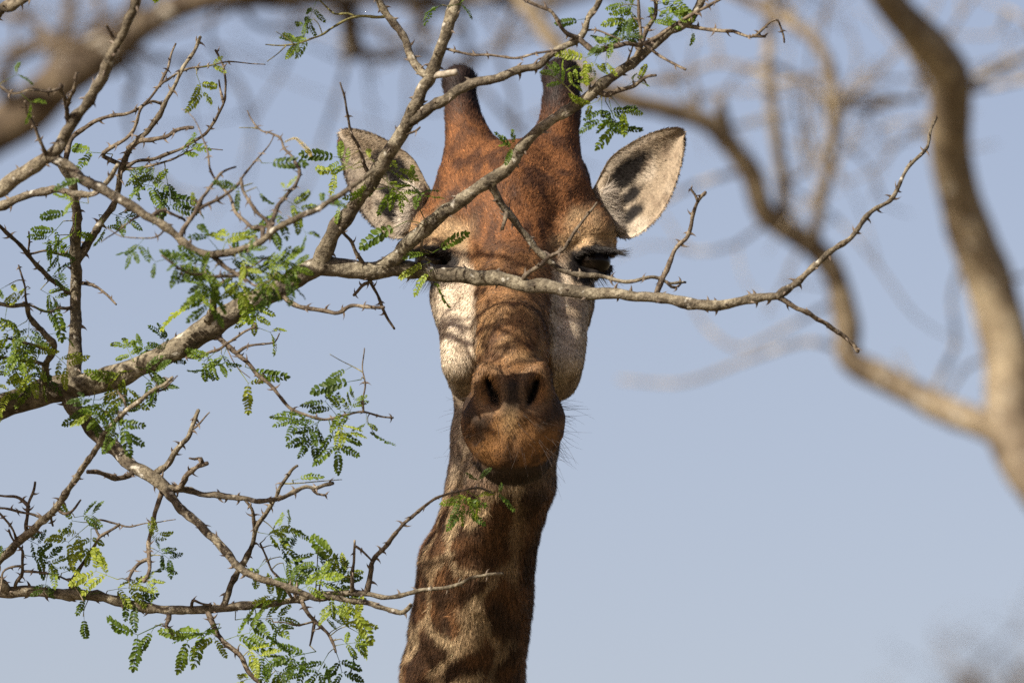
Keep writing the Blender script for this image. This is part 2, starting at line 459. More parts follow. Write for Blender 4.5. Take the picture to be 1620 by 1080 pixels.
def coat(p, n=None):
    """coat colour in linear RGB for points in head space"""
    p = np.asarray(p, float); x, y, z = p[:, 0], p[:, 1], p[:, 2]
    u = np.abs(x - MX)
    na = vnoise(p, 26); nb = vnoise(p + 500, 9); nc = vnoise(p * np.array([1.0, 0.35, 1.0]) + 200, 11); nd = vnoise(p + 900, 60)
    rust = lerp(np.array([0.180, 0.074, 0.026]), [0.072, 0.031, 0.014], sstep(0.36, 0.66, nc * 0.55 + na * 0.45))
    c = rust
    # brow and temple turn tan towards the eyes
    tan = np.array([0.50, 0.345, 0.185])
    f = sstep(318, 395, y + (na - 0.5) * 40) * sstep(48, 92, u + (na - 0.5) * 30)
    c = lerp(c, tan, f * 0.95)
    # nose band
    band = lerp(np.array([0.225, 0.115, 0.047]), [0.10, 0.049, 0.022], sstep(0.38, 0.66, nc * 0.6 + nd * 0.4))
    band = lerp(band, np.array([0.40, 0.245, 0.115]), sstep(430, 560, y) * sstep(0.35, 0.7, na) * 0.8)
    c = lerp(c, band, sstep(370, 430, y))
    # pale cheeks
    pale = lerp(np.array([0.63, 0.52, 0.385]), [0.40, 0.31, 0.215], sstep(0.50, 0.85, na))
    edge = np.interp(y, [360, 410, 450, 500, 560, 600], [80, 66, 60, 58, 58, 62])
    f = sstep(edge - 5, edge + 5, u + (nb - 0.5) * 9) * sstep(385, 425, y + (na - 0.5) * 20)
    c = lerp(c, pale, f)
    # darker back of the jaw
    f = sstep(-60, 40, z + (na - 0.5) * 50) * sstep(425, 470, y) * sstep(105, 122, u)
    c = lerp(c, np.array([0.10, 0.058, 0.032]), f * 0.9)
    f = sstep(572, 625, y + (na - 0.5) * 26) * sstep(60, 75, u)
    c = lerp(c, np.array([0.22, 0.16, 0.11]), f * 0.75)
    # muzzle
    mz = sstep(-225, -255, z) * sstep(556, 590, y)
    org = lerp(np.array([0.27, 0.135, 0.050]), [0.075, 0.038, 0.018], sstep(0.36, 0.66, na * 0.6 + nb * 0.4))
    c = lerp(c, org, mz)
    sm = np.exp(-(((x - MX) / 19)**2 + ((y - 622) / 30)**2)) * mz                     # dark skin between the nostrils
    c = lerp(c, np.array([0.028, 0.019, 0.014]), np.clip(sm * 1.7, 0, 1) * (u < 60))
    ring = np.hypot((u - 35) / 30, (y - 612) / 47)
    c = lerp(c, np.array([0.20, 0.125, 0.07]), np.exp(-((ring - 0.72) / 0.18)**2) * mz * 0.8)
    c = lerp(c, np.array([0.045, 0.03, 0.02]), np.exp(-((ring - 1.25) / 0.24)**2) * mz * sstep(26, 44, u) * 0.9)
    c = lerp(c, np.array([0.02, 0.014, 0.011]), sstep(0.50, 0.30, np.hypot((u - 31 + (y - 617) * 0.33) / 20, (y - 617) / 56)) * mz)
    c = lerp(c, np.array([0.03, 0.02, 0.014]), sstep(730, 744, y + 0.0016 * u * u * 3.0) * mz * 0.9)
    # black round the eyes
    dk = np.exp(-(((u - 72) / 15)**2 + ((y - 640) / 26)**2)) * mz
    c = lerp(c, np.array([0.05, 0.03, 0.018]), np.clip(dk * 1.2, 0, 0.9))
    c = lerp(c, np.array([0.36, 0.235, 0.115]), np.exp(-(((x - MX + 4) / 15)**2 + ((y - 664) / 20)**2)) * mz * 0.8)  # tan strip below the nostrils: sunlight put into the coat colour
    ph = np.exp(-(u / 15)**2) * sstep(684, 700, y) * mz
    c = lerp(c, np.array([0.085, 0.045, 0.022]), ph * 0.7)
    e = np.hypot((u - 125) / 43, (y - 420) / 34) + (nb - 0.5) * 0.25
    c = lerp(c, np.array([0.012, 0.009, 0.008]), sstep(1.08, 0.82, e))
    # ossicones with black tips
    hf = sstep(205, 148, y + (nc - 0.5) * 46)
    c = lerp(c, np.array([0.020, 0.011, 0.009]), hf)
    # neck
    nk = sstep(660, 700, y) * sstep(-195, -160, z)
    nk = np.maximum(nk, sstep(1000, 1010, y))
    back = sstep(70, 110, z) * sstep(480, 560, y); nk = np.maximum(nk, back)
    g, who = neck_patches(p)
    shade = ((who * 37) % 11) / 11.0
    patch = np.stack([0.115 + 0.05 * shade, 0.056 + 0.024 * shade, 0.024 + 0.010 * shade], -1)
    patch = lerp(patch, np.array([0.060, 0.031, 0.016]), sstep(0.40, 0.7, na))
    line = lerp(np.array([0.47, 0.345, 0.205]), [0.33, 0.225, 0.125], sstep(0.4, 0.7, nd))
    pf = sstep(8, 21, g + (nb - 0.5) * 14)
    cx = np.interp(y, [700, 800, 900, 1080, 1215, 1800], [799, 782, 754, 731, 710, 600])
    pf = np.maximum(pf, sstep(36, 66, x - cx + (na - 0.5) * 44) * sstep(0.25, 0.5, nd + 0.12))  # widens the dark patches on the right; muzzle shade put into the coat
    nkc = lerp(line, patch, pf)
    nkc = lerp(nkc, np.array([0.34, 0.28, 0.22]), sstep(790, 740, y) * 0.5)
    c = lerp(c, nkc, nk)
    lip = sstep(728, 742, y) * sstep(-170, -200, z)
    c = lerp(c, np.array([0.045, 0.03, 0.02]), lip * 0.9)
    return np.clip(c * 0.66, 0.004, 0.9)

def ear_coat(p, S, W, front):
    na = vnoise(p, 13); nb = vnoise(p + 40, 6); nc = vnoise(p + 90, 30)
    c = lerp(np.array([0.64, 0.545, 0.42]), [0.44, 0.35, 0.245], sstep(0.35, 0.75, nc))
    c = lerp(c, [0.26, 0.19, 0.13], sstep(0.70, 0.80, na) * sstep(0.25, 0.45, S) * 0.7)
    c = lerp(c, [0.36, 0.28, 0.19], sstep(0.02, 0.12, W) * (1 - sstep(0.2, 0.34, W)) * sstep(0.3, 0.6, S) * 0.7)
    def blob(s0, w0, rs, rw): return sstep(1.15, 0.65, np.hypot((S - s0) / rs, (W - w0) / rw) + (nb - 0.5) * 0.5)
    b = np.maximum.reduce([blob(0.44, 0.27, 0.21, 0.18), blob(0.41, 0.55, 0.10, 0.10), blob(0.37, 0.75, 0.12, 0.10), blob(0.20, 0.88, 0.09, 0.10)])
    c = lerp(c, [0.014, 0.011, 0.010], b * front)
    bk = lerp(np.array([0.36, 0.23, 0.12]), [0.25, 0.14, 0.07], sstep(0.4, 0.7, nc))
    c = lerp(c, bk, (1 - front))
    return c * 0.52

def giraffe_body():
    """torso and legs, standing on the ground behind and below the frame (world metres)"""
    top = head_to_world(np.array([704, 1255, 283.0]))
    F = Field((-1.15, 14.9, -0.05), (0.75, 18.6, 3.75), 0.035)
    base = np.array([-0.38, 15.95, 2.75])
    F.cone(top, 0.108, top * 0.5 + base * 0.5, 0.15, 0.05); F.cone(top * 0.5 + base * 0.5, 0.15, base, 0.24, 0.06)
    F.ell((-0.40, 16.25, 2.55), (0.36, 0.55, 0.60), 0.15); F.ell((-0.42, 16.85, 2.40), (0.40, 0.75, 0.48), 0.15)
    F.ell((-0.44, 17.45, 2.25), (0.33, 0.45, 0.42), 0.12)
    for sx in (-1, 1):
        x = -0.40 + sx * 0.20
        F.cone((x, 16.15, 2.3), 0.18, (x, 16.10, 1.65), 0.11, 0.08); F.cone((x, 16.10, 1.65), 0.10, (x, 16.08, 0.95), 0.07, 0.04)
        F.cone((x, 16.08, 0.95), 0.075, (x, 16.10, 0.14), 0.055, 0.03); F.cone((x, 16.07, 0.08), 0.075, (x, 16.02, 0.05), 0.07, 0.03)
        x = -0.44 + sx * 0.19
        F.cone((x, 17.45, 2.2), 0.22, (x, 17.35, 1.65), 0.12, 0.08); F.cone((x, 17.35, 1.65), 0.11, (x, 17.66, 1.05), 0.07, 0.04)
        F.cone((x, 17.66, 1.05), 0.07, (x, 17.60, 0.14), 0.055, 0.03); F.cone((x, 17.57, 0.08), 0.075, (x, 17.52, 0.05), 0.07, 0.03)
    F.cone((-0.44, 17.85, 2.3), 0.05, (-0.44, 17.98, 1.5), 0.02, 0.03)
    return F.mesh()

def build_giraffe():
    V, Q = giraffe_head()
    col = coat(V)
    Vs, Qs, cols = [head_to_world(V)], [Q[:, ::-1]], [col]
    off = len(V)
    ears = []
    for sg in (1, -1):
        v, q, S, W, fr = ear(sg)
        ears.append((v, q, S, W, fr))
        Vs.append(head_to_world(v)); Qs.append(q + off); cols.append(ear_coat(v, S, W, fr)); off += len(v)
    bv, bq = giraffe_body()
    # rough patches for the torso, in the same head space
    dlt = bv - CAM; hp = np.stack([dlt @ RGT * 1000 + 810, 540 - dlt @ UPV * 1000, (dlt @ FWD - D0) * 1000], -1)
    n1 = vnoise(bv * 1000, 150)
    bcol = lerp(np.array([0.32, 0.23, 0.135]), [0.10, 0.052, 0.024], sstep(0.40, 0.5, n1) * 1.0)
    keep = head_to_world(np.array([704, 1190, 270.0]))[2]
    Vs.append(bv); Qs.append(bq + off); cols.append(bcol)
    me = raw_mesh('giraffe_body', np.concatenate(Vs), np.concatenate(Qs)); add_attr(me, 'coat', np.concatenate(cols))
    root = empty('giraffe', (-0.42, 16.8, 0.0), 'giraffe with brown patched neck facing us from behind the thorny branches', 'giraffe')
    body = part('body', me, M_SKIN, root)
    # ---- outward normals in head space
    def vnorm(v, q):
        a, b, c, d = (v[q[:, i]] for i in range(4))
        fn = np.cross(c - a, d - b); N = np.zeros_like(v)
        for i in range(4): np.add.at(N, q[:, i], fn)
        return norm(N), fn
    N, fn = vnorm(V, Q)
    area = np.linalg.norm(fn, axis=1) * 0.5
    cen = V[Q].mean(1)
    # outward test: sample the sign with the forehead
    t = np.argmin(cen[:, 2] + 10 * np.abs(cen[:, 1] - 400)); 
    if fn[t, 2] > 0: N = -N; fn = -fn
    rows = []
    def scatter(nh):
        wgt = area * (cen[:, 1] < 1200) * np.where(cen[:, 2] > 160, 0.45, 1.0)
        wgt = wgt * np.where(np.hypot((cen[:, 0] - MX).__abs__() - 127, cen[:, 1] - 414) < 17, 0.0, 1.0)
        f = rng.choice(len(Q), nh, p=wgt / wgt.sum())
        r1 = rng.random((nh, 1)); r2 = rng.random((nh, 1))
        q = Q[f]
        p = (V[q[:, 0]] * (1 - r1) + V[q[:, 1]] * r1) * (1 - r2) + (V[q[:, 3]] * (1 - r1) + V[q[:, 2]] * r1) * r2
        nn = norm(N[q].mean(1))
        return p, nn
    p, nn = scatter(330000)
    x, y, z = p.T; sgn = np.sign(x - MX); u = np.abs(x - MX)
    down = np.stack([0.25 * sgn * sstep(10, 60, u), np.ones_like(x), np.zeros_like(x)], -1)
    upw = np.stack([0.3 * sgn * sstep(10, 60, u), -np.ones_like(x), 0.4 * np.ones_like(x)], -1)
    fl = lerp(upw, down, sstep(350, 420, y))
    mz = sstep(-225, -255, z) * sstep(600, 640, y)
    rad = np.stack([(x - MX) / 60, (y - 640) / 60 + 0.5, 0.5 * np.ones_like(x)], -1)
    fl = lerp(fl, rad, mz)
    fl = fl + rng.normal(0, 0.30, fl.shape) + (np.stack([vnoise(p, 30), vnoise(p + 99, 30), vnoise(p + 199, 30)], -1) - 0.5) * 0.8
    fl = norm(fl - nn * (fl * nn).sum(1, keepdims=True))
    neckf = sstep(690, 760, y) * sstep(-180, -150, z)
    L = 8.5 + 7.0 * neckf - 3.0 * mz + 5.0 * sstep(200, 150, y)
    chin = sstep(738, 752, y) * sstep(-180, -220, z); L = L + 9 * chin
    L = L * rng.uniform(0.6, 1.25, len(L))
    lift = rng.uniform(0.16, 0.42, (len(L), 1)) + 0.25 * chin[:, None]
    hd = norm(fl + nn * lift)
    wv = norm(np.cross(hd, nn + rng.normal(0, 0.5, nn.shape)))
    wd = rng.uniform(0.45, 0.85, (len(L), 1))
    root_p = p - nn * 0.8
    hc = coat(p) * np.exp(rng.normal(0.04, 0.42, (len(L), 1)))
    tipc = hc * 1.08
    def hair_mesh(name, root_p, hd, L, wv, wd, nn, hc, bend=None):
        n = len(root_p)
        tip = root_p + hd * L[:, None]
        if bend is not None: tip = tip + bend
        A = root_p - wv * wd; B = root_p + wv * wd
        Vh = np.stack([A, B, tip], 1).reshape(-1, 3)
        me = raw_mesh(name, head_to_world(Vh), np.arange(3 * n).reshape(-1, 3))
        add_attr(me, 'coat', np.repeat(np.clip(hc, 0.004, 0.9), 3, 0))
        add_attr(me, 'skin_normal', np.repeat(norm(head_dir(norm(nn * 1.0 + hd * 0.18 + wv * rng.normal(0, 0.2, (n, 1))))), 3, 0))
        return me
    part('fur', hair_mesh('fur', root_p, hd, L, wv, wd, nn, hc), M_FUR, root, kind='stuff')
    # ---- ears
    for (v, q, S, W, fr), sg in zip(ears, (1, -1)):
        N2, fn2 = vnorm(v, q)
        mid = v[fr > 0.5].mean(0)
        if N2[fr > 0.5][:, 2].mean() > 0: N2 = -N2
        ar = np.linalg.norm(fn2, axis=1)
        nh = 26000; f = rng.choice(len(q), nh, p=ar / ar.sum())
        r1 = rng.random((nh, 1)); r2 = rng.random((nh, 1)); qq = q[f]
        mixv = lambda A: (A[qq[:, 0]] * (1 - r1) + A[qq[:, 1]] * r1) * (1 - r2) + (A[qq[:, 3]] * (1 - r1) + A[qq[:, 2]] * r1) * r2
        pp = mixv(v); n2 = norm(mixv(N2)); s2 = mixv(S[:, None])[:, 0]; w2 = mixv(W[:, None])[:, 0]; f2 = mixv(fr[:, None])[:, 0]
        n2 = norm(n2 + np.array([0, 0, -0.6]) * sstep(0.0, 0.12, f2)[:, None])
        dirn = norm(np.array([0.8 * sg, 0.1, -0.1]) + np.stack([np.zeros(nh), (w2 - 0.45) * 0.9, np.zeros(nh)], -1) + rng.normal(0, 0.28, (nh, 3)))
        dirn = norm(dirn - n2 * (dirn * n2).sum(1, keepdims=True) + n2 * rng.uniform(0.1, 0.35, (nh, 1)))
        Lh = rng.uniform(4, 8, nh)
        wv2 = norm(np.cross(dirn, n2 + rng.normal(0, 0.5, n2.shape)))
        c2 = ear_coat(pp, s2, w2, sstep(0.0, 0.12, f2)) * rng.uniform(0.86, 1.14, (nh, 1))
        # long pale fringe out of the fold next to the head
        fr_i = (f2 > 0.5) & (s2 > 0.12) & (s2 < 0.25) & (w2 > 0.2) & (w2 < 0.85)
        Lh = np.where(fr_i, rng.uniform(14, 34, nh), Lh)
        c2 = np.where(fr_i[:, None], np.array([0.38, 0.33, 0.27]) * rng.uniform(0.7, 1.2, (nh, 1)), c2)
        part('ear_hair', hair_mesh('ear_hair', pp - n2 * 0.5, dirn, Lh, wv2, rng.uniform(0.4, 0.75, (nh, 1)), n2, c2), M_FUR, root, kind='stuff')
    # ---- eyes with lashes
    for sg in (1, -1):
        m = (lambda xx: xx) if sg > 0 else (lambda xx: 2 * MX - xx)
        ev, eq = [], []
        nu, nv = 24, 14
        c0 = np.array([m(938), 414, -46.0])
        for i in range(nv + 1):
            th = math.pi * i / nv
            for j in range(nu):
                ph = 2 * math.pi * j / nu
                ev.append(c0 + np.array([28 * math.sin(th) * math.cos(ph), 24 * math.cos(th), 29 * math.sin(th) * math.sin(ph)]))
        for i in range(nv):
            for j in range(nu): eq.append((i * nu + j, i * nu + (j + 1) % nu, (i + 1) * nu + (j + 1) % nu, (i + 1) * nu + j))
        part('eye', raw_mesh('eye', head_to_world(np.array(ev)), np.array(eq)), M_EYE, root)
        # lashes: rows of long curved hairs on both lids
        hv, hq = [], []
        def lash(p0, d0, d1, ln, wdt):
            k = 5; b = len(hv)
            for i in range(k + 1):
                t = i / k; pt = p0 + d0 * ln * t + d1 * ln * t * t
                ww = wdt * (1 - 0.85 * t)
                hv.append(pt + np.array([0, ww, 0])); hv.append(pt + np.array([ww * 0.7, -ww * 0.5, -ww * 0.5])); hv.append(pt + np.array([-ww * 0.7, -ww * 0.5, ww * 0.5]))
            for i in range(k):
                for j in range(3):
                    a = b + i * 3 + j; c = b + i * 3 + (j + 1) % 3
                    hq.append((a, c, c + 3, a + 3))
        up_l = np.array([(m(906), 404, -72), (m(920), 396, -82), (m(936), 392, -84), (m(952), 394, -68), (m(966), 399, -40)], float)
        for i in range(260):
            t = random.random()**0.6 * 3.999; k = int(t); f = t - k
            p0 = up_l[k] * (1 - f) + up_l[k + 1] * f + np.array([random.gauss(0, 1.5), random.gauss(0, 2), random.gauss(0, 2)])
            out = t / 4
            d0 = np.array([sg * (0.25 + 0.75 * out) + random.gauss(0, .1), 0.42 - 0.12 * out + random.gauss(0, .12), -0.55 + 0.1 * out + random.gauss(0, .12)])
            d1 = np.array([sg * 0.22, -0.20, 0.0])
            lash(p0, d0, d1, random.uniform(12, 17) + 16 * max(0, out - 0.35) * random.uniform(0.9, 1.5), 0.75)
        lo_l = np.array([(m(912), 432, -72), (m(938), 440, -78), (m(964), 428, -36)], float)
        for i in range(90):
            t = random.random() * 1.999; k = int(t); f = t - k
            p0 = lo_l[k] * (1 - f) + lo_l[k + 1] * f
            d0 = np.array([sg * (0.1 + 0.25 * t) + random.gauss(0, .1), 0.75 + random.gauss(0, .12), -0.35 + random.gauss(0, .12)])
            lash(p0, d0, np.array([sg * 0.12, 0.1, 0.0]), random.uniform(14, 34), 0.5)
        part('eyelashes', raw_mesh('eyelashes', head_to_world(np.array(hv)), np.array(hq)), M_LASH, root, kind='stuff')
    # ---- whiskers round the lips and jaw
    hv, hq = [], []
    cand = np.where((p[:, 1] > 625) & (p[:, 1] < 765) & (p[:, 2] < -150) & ((np.abs(p[:, 0] - MX) > 42) | (p[:, 1] < 720)))[0]
    for i in rng.choice(cand, 330, replace=False):
        b = len(hv); ln = rng.uniform(14, 46); d0 = norm(nn[i] + fl[i] * 0.35 + rng.normal(0, 0.22, 3)); d1 = rng.normal(0, 0.16, 3) + np.array([0, 0.15, 0])
        for s in range(5):
            t = s / 4; pt = p[i] + d0 * ln * t + d1 * ln * t * t; ww = 0.36 * (1 - 0.8 * t)
            hv += [pt + np.array([ww, 0, 0]), pt + np.array([-ww * .5, ww * .8, 0]), pt + np.array([-ww * .5, -ww * .8, 0])]
        for s in range(4):
            for j in range(3):
                a = b + s * 3 + j; c = b + s * 3 + (j + 1) % 3; hq.append((a, c, c + 3, a + 3))
    part('whiskers', raw_mesh('whiskers', head_to_world(np.array(hv)), np.array(hq)), M_WHISK, root, kind='stuff')
build_giraffe()

# ------------------------------------------------------------------ trees: tubes
def catmull(A, step):
    """A (n,k) control points, first three columns a position; resample about every `step`"""
    A = np.asarray(A, float); out = []
    for i in range(len(A) - 1):
        p0 = A[max(i - 1, 0)]; p1 = A[i]; p2 = A[i + 1]; p3 = A[min(i + 2, len(A) - 1)]
        L = np.linalg.norm(p2[:3] - p1[:3]); n = max(1, int(round(L / step)))
        for j in range(n):
            f = j / n
            out.append(0.5 * ((2 * p1) + (-p0 + p2) * f + (2 * p0 - 5 * p1 + 4 * p2 - p3) * f * f + (-p0 + 3 * p1 - 3 * p2 + p3) * f**3))
    out.append(A[-1])
    return np.array(out)

class Tubes:
    def __init__(s): s.V = []; s.F4 = []; s.F3 = []; s.n = 0
    def add(s, path, sides=9, knobby=0.12, seed=0, swell=()):
        """path (n,4): position and radius; an uneven tube with a closed tip"""
        r_ = np.random.default_rng(seed)
        n = len(path); c = path[:, :3]; r = np.maximum(path[:, 3], 0.0004)
        T = norm(np.gradient(c, axis=0))
        ref = np.array([0.31, 0.87, 0.38]); ang = np.linspace(0, 2 * np.pi, sides, endpoint=False)
        U = norm(np.cross(T, ref)); W = np.cross(T, U)
        rr = r.copy()
        for i, a in swell:
            rr += r * a * np.exp(-((np.arange(n) - i) / 1.3)**2)
        ring = U[:, None] * np.cos(ang)[None, :, None] + W[:, None] * np.sin(ang)[None, :, None]
        pts = c[:, None] + ring * rr[:, None, None]
        sc_ = np.maximum(np.median(r) * 2.4, 0.003)
        k = 1 + knobby * 2 * (vnoise(pts.reshape(-1, 3) + seed * 0.37, sc_).reshape(n, sides) - 0.5) + knobby * 1.2 * (vnoise(pts.reshape(-1, 3) + 3, sc_ * 0.4).reshape(n, sides) - 0.5)
        pts = c[:, None] + ring * (rr[:, None] * k)[..., None]
        b = s.n
        s.V.append(pts.reshape(-1, 3)); s.V.append((c[-1] + T[-1] * r[-1] * 0.6)[None]); s.V.append((c[0] - T[0] * r[0] * 0.3)[None])
        i = np.arange(n - 1)[:, None] * sides + np.arange(sides)[None]; j = np.arange(n - 1)[:, None] * sides + (np.arange(sides)[None] + 1) % sides
        s.F4.append((np.stack([i, j, j + sides, i + sides], -1).reshape(-1, 4)) + b)
        e = (n - 1) * sides + np.arange(sides); e2 = (n - 1) * sides + (np.arange(sides) + 1) % sides
        s.F3.append(np.stack([e, e2, np.full(sides, n * sides)], -1) + b)
        e = np.arange(sides); e2 = (np.arange(sides) + 1) % sides
        s.F3.append(np.stack([e2, e, np.full(sides, n * sides + 1)], -1) + b)
        s.n += n * sides + 2
    def mesh(s, name):
        return raw_mesh(name, np.concatenate(s.V), [np.concatenate(s.F4), np.concatenate(s.F3)])

def thorn_geo(V, F, pos, out, along, L, rb):
    """one hooked thorn: broad base, tip curved back along the branch"""
    out = norm(out); side = norm(np.cross(out, along)); al = norm(np.cross(side, out))
    b = len(V)
    for t in (0, 0.35, 0.72):
        c = pos + out * L * t * (1 - 0.12 * t) + al * L * (-0.55 * t * t); r = rb * (1 - 0.85 * t)
        for a in range(4):
            q = a * math.pi / 2
            V.append(c + (al * math.cos(q) * 1.35 + side * math.sin(q)) * r)
    V.append(pos + out * L * 0.9 - al * L * 0.62)
    for i in range(2):
        for a in range(4):
            F.append((b + i * 4 + a, b + i * 4 + (a + 1) % 4, b + i * 4 + 4 + (a + 1) % 4, b + i * 4 + 4 + a))
    for a in range(4): F.append((b + 8 + a, b + 8 + (a + 1) % 4, b + 12))

